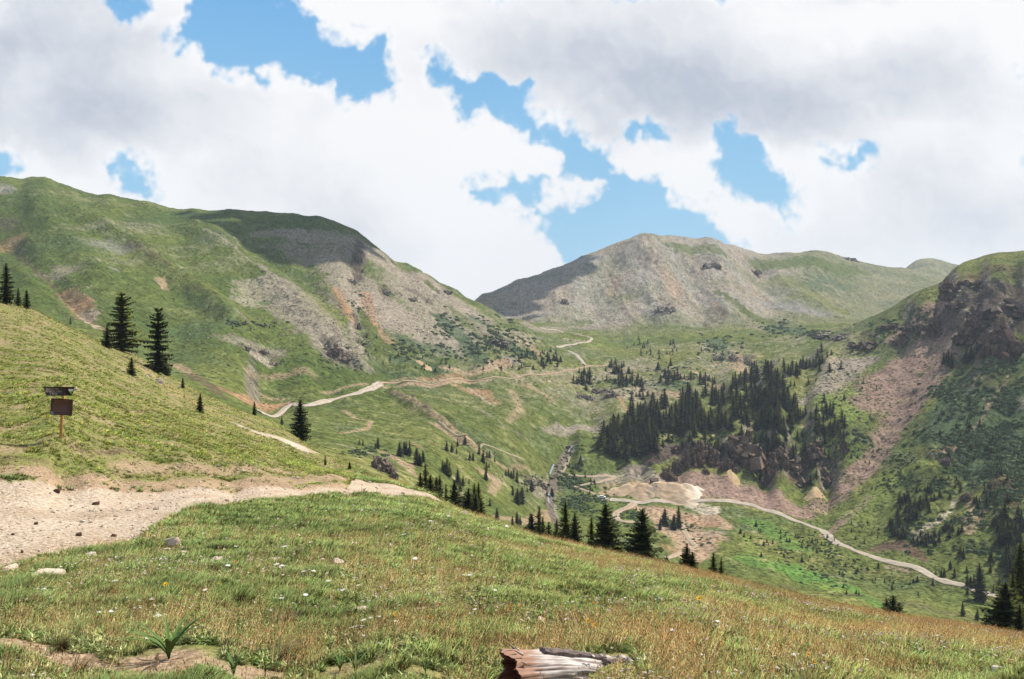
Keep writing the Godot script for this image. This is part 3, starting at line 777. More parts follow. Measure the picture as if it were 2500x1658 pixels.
func make_materials() -> void:
	var soil := StandardMaterial3D.new()
	soil.vertex_color_use_as_albedo = true
	soil.roughness = 1.0
	soil.metallic_specular = 0.15
	M.soil = soil
	M.leaf = soil.duplicate()
	M.leaf.backlight = Color(0.35, 0.35, 0.35)
	M.blade = soil.duplicate()
	M.blade.backlight = Color(1.0, 1.0, 1.0)
	M.blade.roughness = 1.0
	M.leaf.roughness = 0.7
	M.needle = soil.duplicate()
	M.needles = [M.needle]
	for c in [Color(1.25, 1.2, 0.95), Color(0.85, 0.95, 1.1), Color(1.5, 1.35, 0.9)]:
		var other: StandardMaterial3D = soil.duplicate()
		other.albedo_color = c
		M.needles.append(other)
	var n := NoiseTexture2D.new()
	n.width = 512
	n.height = 512
	n.seamless = true
	n.noise = ground_noise(3, 41, 26.0, 5)
	n.color_ramp = Gradient.new()
	n.color_ramp.offsets = PackedFloat32Array([0.25, 0.5, 0.62, 0.78])
	n.color_ramp.colors = PackedColorArray([Color(0.74, 0.72, 0.70), Color(0.9, 0.89, 0.88), Color(0.96, 0.96, 0.96), Color(1, 1, 1)])
	var bump := NoiseTexture2D.new()
	bump.width = 512
	bump.height = 512
	bump.seamless = true
	bump.as_normal_map = true
	bump.bump_strength = 10.0
	bump.noise = ground_noise(3, 42, 14.0, 4)
	M.grit = soil.duplicate()
	M.grit.albedo_texture = n
	M.grit.normal_enabled = true
	M.grit.normal_texture = bump
	M.grit.normal_scale = 1.0
	M.grit.uv1_triplanar = true
	M.grit.uv1_world_triplanar = true
	M.grit.uv1_scale = Vector3(0.45, 0.45, 0.45)
	var coarse: NoiseTexture2D = n.duplicate()
	coarse.color_ramp = Gradient.new()
	coarse.color_ramp.offsets = PackedFloat32Array([0.22, 0.45, 0.6, 0.78])
	coarse.color_ramp.colors = PackedColorArray([Color(0.55, 0.54, 0.52), Color(0.86, 0.85, 0.84), Color(0.95, 0.95, 0.95), Color(1, 1, 1)])
	M.talus = M.grit.duplicate()
	M.talus.albedo_texture = coarse
	M.talus.uv1_scale = Vector3(0.022, 0.022, 0.022)
	M.talus.normal_scale = 0.5
	M.stone = M.grit.duplicate()
	M.stone.uv1_world_triplanar = false
	M.stone.uv1_scale = Vector3(2.0, 2.0, 2.0)

func plain(c: Color, rough := 0.9) -> StandardMaterial3D:
	var m := StandardMaterial3D.new()
	m.albedo_color = c.linear_to_srgb()
	m.roughness = rough
	m.metallic_specular = 0.25
	return m

# ---------------------------------------------------------------- naming and building
func numbered(called: String) -> String:
	used[called] = used.get(called, -1) + 1
	return called if used[called] == 0 else "%s_%03d" % [called, used[called]]

func tag(o: Node, label: String, category: String, group := "") -> Node:
	o.set_meta("label", label)
	o.set_meta("category", category)
	if group:
		o.set_meta("group", group)
	return o

func structure(o: Node) -> Node:
	o.set_meta("kind", "structure")
	return o

func put(called: String, mesh: Mesh, material: Material, parent: Node = null) -> MeshInstance3D:
	var o := MeshInstance3D.new()
	o.mesh = mesh
	if material:
		o.material_override = material
	if parent:
		o.name = called
		parent.add_child(o, true)
	else:
		o.name = numbered(called)
		add_child(o)
	return o

func base(called: String, at: Vector3, turn := 0.0) -> Node3D:
	var o := Node3D.new()
	o.name = numbered(called)
	o.position = at
	o.rotation.y = turn
	add_child(o)
	return o

func mesh_of(v: PackedVector3Array, n: PackedVector3Array, c: PackedColorArray, ix: PackedInt32Array) -> ArrayMesh:
	var a := []
	a.resize(Mesh.ARRAY_MAX)
	a[Mesh.ARRAY_VERTEX] = v
	if n.size():
		a[Mesh.ARRAY_NORMAL] = n
	if c.size():
		a[Mesh.ARRAY_COLOR] = c
	if ix.size():
		a[Mesh.ARRAY_INDEX] = ix
	var m := ArrayMesh.new()
	m.add_surface_from_arrays(Mesh.PRIMITIVE_TRIANGLES, a)
	return m

func edge_depth(list: Array, px: float) -> float:
	var k := 0
	while k < list.size() - 6 and list[k + 3] < px:
		k += 3
	return lerpf(list[k + 2], list[k + 5], clampf((px - list[k]) / (list[k + 3] - list[k]), 0.0, 1.0))

# which piece of country a ground cell belongs to
func country(u: float, d: float) -> int:
	var px := 1250.0 + u * FPX
	if d < 150.0:
		return 0
	if d > 1080.0 + maxf(0.0, -px + 1200.0) * 0.3:
		return 3 if px < 1840.0 and d < 2600.0 else 4
	if px > 2090.0 and d > 470.0 - (px - 2090.0) * 0.1:
		return 5
	if px > 1440.0 and d > 560.0 and d < 790.0:
		return 6
	if px < 1330.0 and d > 520.0 + clampf((px - 640.0) * 0.36, 0.0, 400.0):
		return 2
	return 1

func build_ground() -> void:
	var pos := PackedVector3Array()
	var nor := PackedVector3Array()
	pos.resize(NX * NZ)
	nor.resize(NX * NZ)
	for j in NZ:
		for i in NX:
			pos[j * NX + i] = Vector3(U[i] * D[j], EYE + SL[j * NX + i] * D[j], -D[j])
	for j in NZ:
		var ja := maxi(j - 1, 0) * NX
		var jb := mini(j + 1, NZ - 1) * NX
		for i in NX:
			var e := pos[j * NX + mini(i + 1, NX - 1)] - pos[j * NX + maxi(i - 1, 0)]
			nor[j * NX + i] = e.cross(pos[jb + i] - pos[ja + i]).normalized()
	var far_edge := polygon_road()
	var names := ["meadow_hillside", "valley_floor", "left_mountain", "far_peak", "far_ridge", "right_mountain", "wooded_knoll", "dirt_road"]
	var ix := []
	for k in names.size():
		ix.append(PackedInt32Array())
	var lo := Vector2(1e9, 1e9)
	for j in NZ - 1:
		for i in NX - 1:
			var a := j * NX + i
			var k := country(U[i], D[j])
			if k == 0 and D[j] < 66.0 and D[j] > 12.0 and Geometry2D.is_point_in_polygon(Vector2(U[i] * D[j], D[j]), far_edge):
				k = 7
				BARE[a] = 1.0
			var t: PackedInt32Array = ix[k]
			t.append(a); t.append(a + NX); t.append(a + 1)
			t.append(a + 1); t.append(a + NX); t.append(a + NX + 1)
			ix[k] = t
	# the road's own colour: pale crushed stone, browner along its far side, with wheel tracks
	var grit := ground_noise(3, 51, 1.6, 4)
	for j in NZ:
		if D[j] > 70.0 or D[j] < 12.0:
			continue
		for i in NX:
			var at := j * NX + i
			if BARE[at] >= 1.0 and Geometry2D.is_point_in_polygon(Vector2(U[i] * D[j], D[j]), far_edge):
				var n := grit.get_noise_2d(U[i] * D[j], D[j])
				var px := pixel(U[i], SL[at]).x
				var across := (D[j] - edge_depth(ROAD_NEAR, px)) / maxf(edge_depth(ROAD_FAR, px) - edge_depth(ROAD_NEAR, px), 1.0)
				var rut: float = smoothstep(0.10, 0.03, absf(across - 0.42)) + smoothstep(0.10, 0.03, absf(across - 0.74)) - 0.7 * smoothstep(0.12, 0.04, absf(across - 0.58))
				n -= 0.3 * rut
				COL[at] = (SOIL.road as Color).lerp(SOIL.tan, clampf(0.16 + 0.7 * n, 0.0, 0.6)) * (1.0 + 0.05 * rut + 0.2 * grit.get_noise_2d(U[i] * D[j] * 6.0, D[j] * 6.0))
	for k in names.size():
		var list: PackedInt32Array = ix[k]
		var map := PackedInt32Array()
		map.resize(NX * NZ)
		map.fill(-1)
		var v := PackedVector3Array()
		var n := PackedVector3Array()
		var c := PackedColorArray()
		for q in list.size():
			var a := list[q]
			if map[a] < 0:
				map[a] = v.size()
				v.append(pos[a])
				n.append(nor[a])
				c.append(COL[a])
			list[q] = map[a]
		structure(put(names[k], mesh_of(v, n, c, list), M.grit if k == 0 or k == 7 else M.talus))

# ---------------------------------------------------------------- roads, tracks, stream
const ROAD_FAR := [-900,1165,23, -500,1170,24, -200,1175,25, 0,1183,26, 214,1194,28, 383,1205,30, 574,1205,34, 765,1197,40, 848,1191,45, 864,1172,50, 900,1169,54, 960,1180,57, 1050,1203,60, 1100,1228,60]
const ROAD_NEAR := [-900,1450,13, -500,1430,14, -200,1410,15, 0,1393,15.5, 172,1344,17.5, 325,1325,19, 367,1290,21, 440,1252,24, 497,1236,26.5, 612,1228,29.5, 700,1218,34, 765,1213,38, 850,1212,43, 950,1214,49, 1050,1218,53, 1100,1238,53]

func polygon_road() -> PackedVector2Array:
	var wob := ground_noise(3, 61, 1.1, 3)
	var p := PackedVector2Array()
	for side in 2:
		var list: Array = ROAD_FAR if side == 0 else ROAD_NEAR
		var pts := PackedVector2Array()
		for k in range(0, list.size(), 3):
			pts.append(Vector2(ray(list[k], list[k + 1]).x * list[k + 2], list[k + 2]))
		var line := PackedVector2Array()
		for k in pts.size() - 1:
			for s in 24:
				var q := pts[k].lerp(pts[k + 1], s / 24.0)
				line.append(q + Vector2(0.0, wob.get_noise_2d(q.x * 1.0, q.y + side * 50.0) * (0.7 if side == 0 else 1.6)))
		if side == 1:
			line.reverse()
		p.append_array(line)
	return p

# a strip of even width draped on the ground, a little proud of it
func strip(called: String, list: Array, width: float, from: float, lift: float, m: Material, tint: Color, parent: Node = null) -> MeshInstance3D:
	var curve := Curve3D.new()
	var pts := []
	for k in range(0, list.size(), 2):
		pts.append(hit(list[k], list[k + 1], from))
	for k in pts.size():
		var t: Vector3 = (pts[mini(k + 1, pts.size() - 1)] - pts[maxi(k - 1, 0)]) / 6.0
		curve.add_point(pts[k], -t, t)
	var n := int(curve.get_baked_length() / 1.5) + 2
	var v := PackedVector3Array()
	var c := PackedColorArray()
	var ix := PackedInt32Array()
	var wob := ground_noise(3, 62, 9.0, 3)
	for k in n:
		var at := curve.get_baked_length() * k / (n - 1)
		var p := curve.sample_baked(at)
		var q := curve.sample_baked(minf(at + 2.0, curve.get_baked_length())) - curve.sample_baked(maxf(at - 2.0, 0.0))
		var side := Vector3(-q.z, 0, q.x).normalized()
		for e in 5:
			var w := (e - 2) / 4.0 * width * (1.0 + 0.3 * wob.get_noise_2d(at * 0.5, 90.0) + (0.4 * wob.get_noise_2d(at, e * 40.0) if e == 0 or e == 4 else 0.0))
			var r := p + side * w
			var h := ground(r.x / -r.z, -r.z) + lift * (1.0 if e > 0 and e < 4 else 0.35)
			v.append(Vector3(r.x, h, r.z))
			c.append(tint * (1.0 + 0.5 * wob.get_noise_2d(at * 2.0 + e * 7.0, e * 9.0) - (0.22 if e == 2 else 0.12 if e == 0 or e == 4 else 0.0)))
	for k in n - 1:
		for e in 4:
			var a := k * 5 + e
			ix.append(a); ix.append(a + 1); ix.append(a + 5)
			ix.append(a + 1); ix.append(a + 6); ix.append(a + 5)
	var s := SurfaceTool.new()
	s.create_from_arrays(mesh_of(v, PackedVector3Array(), c, ix).surface_get_arrays(0))
	s.generate_normals()
	return put(called, s.commit(), m, parent)

func make_roads() -> void:
	var pale := Color(0.33, 0.285, 0.235)
	var buff := Color(0.31, 0.245, 0.185)
	structure(strip("valley_road", [1466,1218, 1507,1221, 1551,1226, 1625,1226, 1714,1223, 1759,1223, 1803,1228, 1847,1237, 1886,1249, 1921,1263, 1966,1280, 2000,1293, 2012,1300, 2031,1318, 2048,1329, 2083,1343, 2129,1360, 2188,1376, 2241,1387, 2262,1399, 2280,1410, 2329,1425, 2388,1445, 2437,1459, 2520,1478], 4.6, 380.0, 0.5, M.soil, pale))
	structure(strip("passing_place", [2236,1386, 2252,1394, 2270,1405, 2284,1412], 5.5, 380.0, 0.62, M.soil, pale))
	structure(strip("mountain_road", [630,1006, 700,995, 750,991, 807,978, 865,963, 903,950, 930,936], 4.4, 300.0, 0.7, M.soil, pale))
	structure(strip("mountain_road", [925,937, 949,935, 1018,932, 1075,933, 1133,927, 1190,924, 1266,922, 1324,916, 1381,906, 1419,899, 1450,893, 1490,889], 1.7, 400.0, 0.6, M.soil, Color(0.30, 0.22, 0.155)))
	structure(strip("pass_road", [1316,800, 1362,808, 1408,816, 1435,823, 1444,829, 1423,837, 1381,844, 1358,850], 3.2, 850.0, 0.9, M.soil, pale))
	structure(strip("pass_road", [1388,858, 1408,867, 1421,882, 1425,892], 4.2, 780.0, 0.9, M.soil, pale))
	structure(strip("hairpin_road", [1549,1229, 1534,1240, 1513,1248, 1504,1257, 1507,1268, 1525,1274, 1562,1275], 4.2, 420.0, 0.5, M.soil, buff))
	structure(strip("mine_track", [1664,1280, 1673,1299, 1685,1320, 1697,1334, 1685,1341, 1661,1351, 1626,1364], 2.8, 400.0, 0.45, M.soil, buff))
	structure(strip("mine_track", [1371,1154, 1383,1133, 1392,1112, 1404,1100], 2.0, 420.0, 0.4, M.soil, Color(0.25, 0.21, 0.16)))
	structure(strip("mine_track", [1374,1154, 1398,1161, 1442,1164, 1492,1164, 1501,1167, 1463,1178, 1418,1186, 1403,1190, 1427,1197, 1448,1206, 1464,1214], 2.4, 420.0, 0.5, M.soil, buff))
	structure(strip("foot_track", [1070,1030, 1130,1062, 1190,1088, 1250,1112, 1280,1122], 1.4, 380.0, 0.4, M.soil, Color(0.26, 0.23, 0.15)))
	var bed := structure(strip("stream_bed", [1412,1075, 1395,1092, 1378,1120, 1362,1150, 1350,1185, 1343,1215, 1342,1240, 1350,1262, 1362,1290], 4.5, 400.0, 0.3, M.talus, Color(0.17, 0.14, 0.115)))
	var water := StandardMaterial3D.new()
	water.albedo_color = Color(0.74, 0.78, 0.8)
	water.roughness = 0.25
	water.vertex_color_use_as_albedo = true
	structure(strip("stream", [1397,1088, 1390,1100, 1384,1108], 1.0, 400.0, 0.5, water, Color(0.5, 0.53, 0.55)))
	structure(strip("stream", [1352,1135, 1346,1150, 1343,1160], 0.9, 400.0, 0.5, water, Color(0.42, 0.45, 0.47)))
	structure(strip("stream", [1343,1205, 1339,1218, 1342,1232], 1.3, 400.0, 0.5, water, Color(0.55, 0.57, 0.59)))

# ---------------------------------------------------------------- clouds overhead, out of the picture, whose shadows lie on two summits
func make_clouds() -> void:
	var white := plain(Color(0.85, 0.85, 0.86), 1.0)
	var lists := [
		[1050.0, [450,519,10, 490,530,14, 540,545,22, 590,555,32, 640,570,40, 690,585,46, 740,595,48, 700,622,26, 765,632,26, 820,622,22, 790,600,46, 820,585,42, 845,580,30, 870,590,18, 900,605,12, 930,622,9, 960,640,6, 560,520,30, 640,520,34, 720,525,36, 800,530,36]],
		[1300.0, [1180,735,34, 1215,730,40, 1250,715,42, 1290,705,42, 1325,690,40, 1365,672,36, 1395,655,26, 1420,645,14, 1270,755,26, 1290,775,14, 1240,750,30, 1345,700,20]]]
	var k := 0
	for l in lists:
		var o := base("cloud", Vector3.ZERO)
		structure(o)
		for q in range(0, l[1].size(), 3):
			var p := Vector3.ZERO
			for lower in 8:
				p = hit(l[1][q], l[1][q + 1] + 3.0 + 5.0 * lower, 500.0)
				if p.z > -1900.0:
					break
			if p.z < -1900.0:
				continue
			var r: float = l[1][q + 2] * -p.z / FPX * 1.8
			for back in 3:
				var at: Vector3 = p + Vector3(0, 5.0 * back, -48.0 * back) * (1.0 + 0.5 * k) + SUN.normalized() * (l[0] + 20.0 * (q % 4))
				put("puff", puff_mesh(at, r, q + back + 100 * k), white, o)
		k += 1

func puff_mesh(at: Vector3, r: float, s: int) -> ArrayMesh:
	var n := ground_noise(3, 70 + s, 0.7, 3)
	var m := blob(20, 12, func(d: Vector3): return at + d * r * (1.0 + 0.5 * n.get_noise_3dv(d)))
	return m

# a closed lat-long skin: shape turns a direction into a point
func blob(around: int, up: int, shape: Callable, tint = null, smooth := true) -> ArrayMesh:
	var v := PackedVector3Array()
	var c := PackedColorArray()
	var ix := PackedInt32Array()
	for j in up + 1:
		var e := PI * (j / float(up) - 0.5)
		for i in around:
			var a := TAU * (i + 0.5 * (j % 2)) / around
			var d := Vector3(cos(e) * cos(a), sin(e), cos(e) * sin(a))
			v.append(shape.call(d))
			if tint != null:
				c.append(tint.call(d, v[-1]))
	for j in up:
		for i in around:
			var a := j * around + i
			var b := j * around + (i + 1) % around
			ix.append(a); ix.append(b); ix.append(a + around)
			ix.append(b); ix.append(b + around); ix.append(a + around)
	var m := mesh_of(v, PackedVector3Array(), c, ix)
	if not smooth:
		return m
	var s := SurfaceTool.new()
	s.create_from_arrays(m.surface_get_arrays(0))
	s.generate_normals()
	return s.commit()

# ---------------------------------------------------------------- heaps of mine waste
func heap(called: String, label: String, at: Vector3, long: float, deep: float, high: float, turn: float, flat: float, tint: Callable) -> void:
	var around := 96
	var rings := 40
	var n := ground_noise(3, 81 + int(at.x), 9.0, 4)
	var rill := ground_noise(3, 82 + int(at.x), 0.16, 3)
	var v := PackedVector3Array()
	var c := PackedColorArray()
	var ix := PackedInt32Array()
	var f := Vector3(cos(turn), 0, sin(turn))
	var g := Vector3(-sin(turn), 0, cos(turn))
	for j in rings + 1:
		var r := j / float(rings)
		for i in around:
			var a := TAU * i / around
			var edge := 1.0 + 0.3 * n.get_noise_2d(cos(a) * 14.0, sin(a) * 14.0)
			var w := f * cos(a) * long * r * edge + g * sin(a) * deep * r * edge
			var p := at + w
			var h := high * clampf((1.0 - r) / (1.0 - flat), 0.0, 1.0)
			if flat > 0.5:
				# several tipped fans side by side, cut off level along the top
				h = -1.0
				for f2 in [[-33.0, -2.0, 4.0], [-25.0, -2.0, 6.4], [-15.0, -1.0, 8.2], [-6.0, 2.0, 9.4], [4.0, -1.0, 10.4], [12.0, 1.0, 10.2], [21.0, -2.0, 8.4], [28.0, -4.0, 5.8]]:
					h = maxf(h, f2[2] - 0.66 * Vector2(w.x - f2[0], w.z - f2[1]).length() + 1.6 * n.get_noise_2d(w.x * 1.5, w.z * 1.5))
				h = minf(h, high * clampf(1.0 - pow(absf(w.x - 3.0) / 36.0, 3.0), 0.0, 1.0) - 1.2 + 0.8 * n.get_noise_2d(w.x * 0.6, w.z * 0.6))
			var g0 := ground(p.x / -p.z, -p.z)
			p.y = (lerpf(maxf(g0 - 0.3, at.y + h - 0.6), g0 - 0.3, smoothstep(0.72, 1.0, r)) if flat > 0.5 else g0 + h) - 0.35 * (1.0 if j == rings else 0.0)
			v.append(p - at)
			c.append(tint.call(cos(a) * r, sin(a) * r, n.get_noise_2d(w.x * 3.0, w.z * 3.0), rill.get_noise_2d(a, r * 0.1)))
	for j in rings:
		for i in around:
			var a := j * around + i
			var b := j * around + (i + 1) % around
			ix.append(a); ix.append(a + around); ix.append(b)
			ix.append(b); ix.append(a + around); ix.append(b + around)
	var s := SurfaceTool.new()
	s.create_from_arrays(mesh_of(v, PackedVector3Array(), c, ix).surface_get_arrays(0))
	s.generate_normals()
	var o := put(called, s.commit(), M.soil)
	o.position = at
	tag(o, label, "waste heap")

func make_heaps() -> void:
	var tan: Color = Color(0.33, 0.235, 0.155)
	var p := hit(1604, 1218, 430.0)
	p.z -= 15.0
	p.y = hit(1604, 1221, 430.0).y
	heap("spoil_heap", "large flat-topped tan heap of mine waste with dark streaks and a white end", p, 41.0, 24.0, 9.4, 0.0, 0.52, func(x, z, n, r):
		var c: Color = tan.lerp(Color(0.38, 0.30, 0.215), clampf(0.5 + n, 0, 1)).lerp(Color(0.22, 0.145, 0.09), clampf(r * 0.6 + n * 1.1, 0, 0.55))
		c = c.lerp(Color(0.46, 0.39, 0.32), clampf(1.0 - absf(z + 0.1 + 0.1 * n + 0.3 * x * x) * 9.0, 0, 0.7))
		c = c.lerp(Color(0.5, 0.45, 0.38), clampf((x - 0.38) * 4.0 + n, 0, 0.9))
		return c.lerp(Color(0.1, 0.09, 0.085), clampf(1.0 - absf(x + 0.02 + 0.25 * n) * 9.0, 0, 1) * 0.9 * clampf(z * 4.0, 0, 1)).lerp(Color(0.14, 0.12, 0.1), clampf(1.0 - absf(x - 0.36 + 0.2 * n) * 12.0, 0, 1) * 0.7 * clampf(z * 4.0, 0, 1)))
	var ochre := func(x, z, n, _r):
		return Color(0.29, 0.20, 0.11).lerp(Color(0.36, 0.28, 0.18), clampf(0.5 + n, 0, 1)).lerp(Color(0.22, 0.15, 0.1), clampf(1.0 - absf(x + 0.35 + z * 0.3) * 5.0, 0, 1) * 0.7)
	heap("spoil_heap", "small pear-shaped ochre spill on the dark scree below the cliffs", hit(1790, 1166, 430.0), 3.8, 8.0, 1.0, 0.0, 0.2, ochre)
	heap("spoil_heap", "slanting pale ochre spill right of the cliffs above the valley road", hit(1988, 1202, 430.0), 10.0, 4.0, 1.0, -0.75, 0.2, ochre)
	heap("spoil_heap", "small buff spill on the left mountain just above its road", hit(1036, 893, 430.0), 7.0, 5.0, 1.2, 0.5, 0.2, ochre)

# ---------------------------------------------------------------- crags
var crag_meshes := []

# a block cut by random planes: flat faces and sharp edges
func cut_block(r: RandomNumberGenerator, planes: int, around: int, up: int, at: Vector3, size: Vector3, tint: Color, v: PackedVector3Array, c: PackedColorArray) -> void:
	var ns := []
	for k in planes:
		var q := Vector3(r.randfn(), r.randfn() * 0.8, r.randfn()).normalized()
		ns.append([q, r.randf_range(0.34, 0.52)])
	for q in [Vector3.UP, Vector3.DOWN, Vector3.LEFT, Vector3.RIGHT, Vector3.FORWARD, Vector3.BACK]:
		ns.append([(q + Vector3(r.randfn(), r.randfn(), r.randfn()) * 0.13).normalized(), r.randf_range(0.42, 0.52)])
	var turn := Basis(Vector3.UP, r.randf() * TAU)
	var pts := []
	for j in up + 1:
		var e := PI * (j / float(up) - 0.5)
		for i in around:
			var a := TAU * (i + 0.5 * (j % 2)) / around
			var d := Vector3(cos(e) * cos(a), sin(e), cos(e) * sin(a))
			var far := 1.0
			for n in ns:
				var w: float = d.dot(n[0])
				if w > 0.05:
					far = minf(far, n[1] / w)
			pts.append(at + (turn * (d * far)) * size * (1.0 + r.randf_range(-0.03, 0.03)))
	for j in up:
		for i in around:
			var a := j * around + i
			var b := j * around + (i + 1) % around
			for t in [[a, b, a + around], [b, b + around, a + around]]:
				var f := tint * r.randf_range(0.82, 1.18)
				for q in t:
					v.append(pts[q])
					c.append(f)

# a block with six uneven faces
func joint_block(r: RandomNumberGenerator, at: Vector3, size: Vector3, tint: Color, v: PackedVector3Array, c: PackedColorArray) -> void:
	var turn := Basis.from_euler(Vector3(r.randf_range(-0.7, 0.7), r.randf() * TAU, r.randf_range(-0.7, 0.7)))
	var p := []
	for k in 8:
		var q := Vector3(1.0 if k & 1 else -1.0, 1.0 if k & 2 else -1.0, 1.0 if k & 4 else -1.0) * 0.5
		p.append(at + turn * (q * size * Vector3(r.randf_range(0.55, 1.15), r.randf_range(0.7, 1.2), r.randf_range(0.55, 1.15))))
	for f in [[0, 2, 3, 1], [4, 5, 7, 6], [0, 1, 5, 4], [2, 6, 7, 3], [0, 4, 6, 2], [1, 3, 7, 5]]:
		for t in [[f[0], f[1], f[2]], [f[0], f[2], f[3]]]:
			var tone := tint * r.randf_range(0.8, 1.2)
			for q in t:
				v.append(p[q])
				c.append(tone)

func make_crag_meshes() -> void:
	for s in 7:
		var r := RandomNumberGenerator.new()
		r.seed = 900 + s
		var v := PackedVector3Array()
		var c := PackedColorArray()
		for k in 210:
			var x := clampf(r.randfn() * 0.24, -0.52, 0.52)
			var z := r.randf_range(-0.45, 0.45)
			var top := (1.0 - absf(x) * 0.9 - maxf(z, 0.0) * 0.9) * r.randf_range(0.5, 1.0)
			var y := r.randf_range(-0.5, top - 0.5)
			var tint := Color(0.15, 0.112, 0.094).lerp(Color(0.31, 0.245, 0.195), r.randf()) * r.randf_range(0.65, 1.1)
			var big := r.randf_range(0.06, 0.2) * (1.5 if r.randf() < 0.12 else 1.0)
			joint_block(r, Vector3(x, y, z - 0.12 * (y + 0.5)), Vector3(big * r.randf_range(0.6, 1.1), big * r.randf_range(0.7, 1.7), big), tint, v, c)
		crag_meshes.append(mesh_of(v, PackedVector3Array(), c, PackedInt32Array()))
	# low ledges: many small blocks strewn over a wide foot
	for s in 4:
		var r := RandomNumberGenerator.new()
		r.seed = 950 + s
		var v := PackedVector3Array()
		var c := PackedColorArray()
		for k in 60:
			var x := clampf(r.randfn() * 0.25, -0.6, 0.6)
			var z := r.randf_range(-0.5, 0.5)
			var high := r.randf_range(0.15, 0.7) * (1.0 - absf(x))
			var tint := Color(0.17, 0.15, 0.13).lerp(Color(0.34, 0.3, 0.25), r.randf()) * r.randf_range(0.7, 1.1)
			joint_block(r, Vector3(x, high * 0.4 - 0.48 + r.randf_range(-0.1, 0.2), z), Vector3(r.randf_range(0.05, 0.17), high * 0.8, r.randf_range(0.08, 0.25)), tint, v, c)
		crag_meshes.append(mesh_of(v, PackedVector3Array(), c, PackedInt32Array()))

# x, foot y, width, height in the photograph
func crag(i: int, px: float, py: float, w: float, h: float, from: float, label: String, group := "", tint := Color.WHITE) -> void:
	var p := hit(px, py, from)
	var k := -p.z / FPX
	var m: Material = M.crag
	if tint != Color.WHITE:
		m = M.crag.duplicate()
		m.albedo_color = tint.linear_to_srgb()
	var o := put("rock_outcrop", crag_meshes[7 + i % 4 if from > 595.0 and w < 60.0 or w > h * 1.45 else i % 7], m)
	o.position = p + Vector3(0, h * k * 0.40, -w * k * 0.25)
	o.rotation.y = i * 1.7
	o.scale = Vector3(w * k * 1.1, h * k * 1.15, w * k * 1.0)
	tag(o, label, "crag", group)

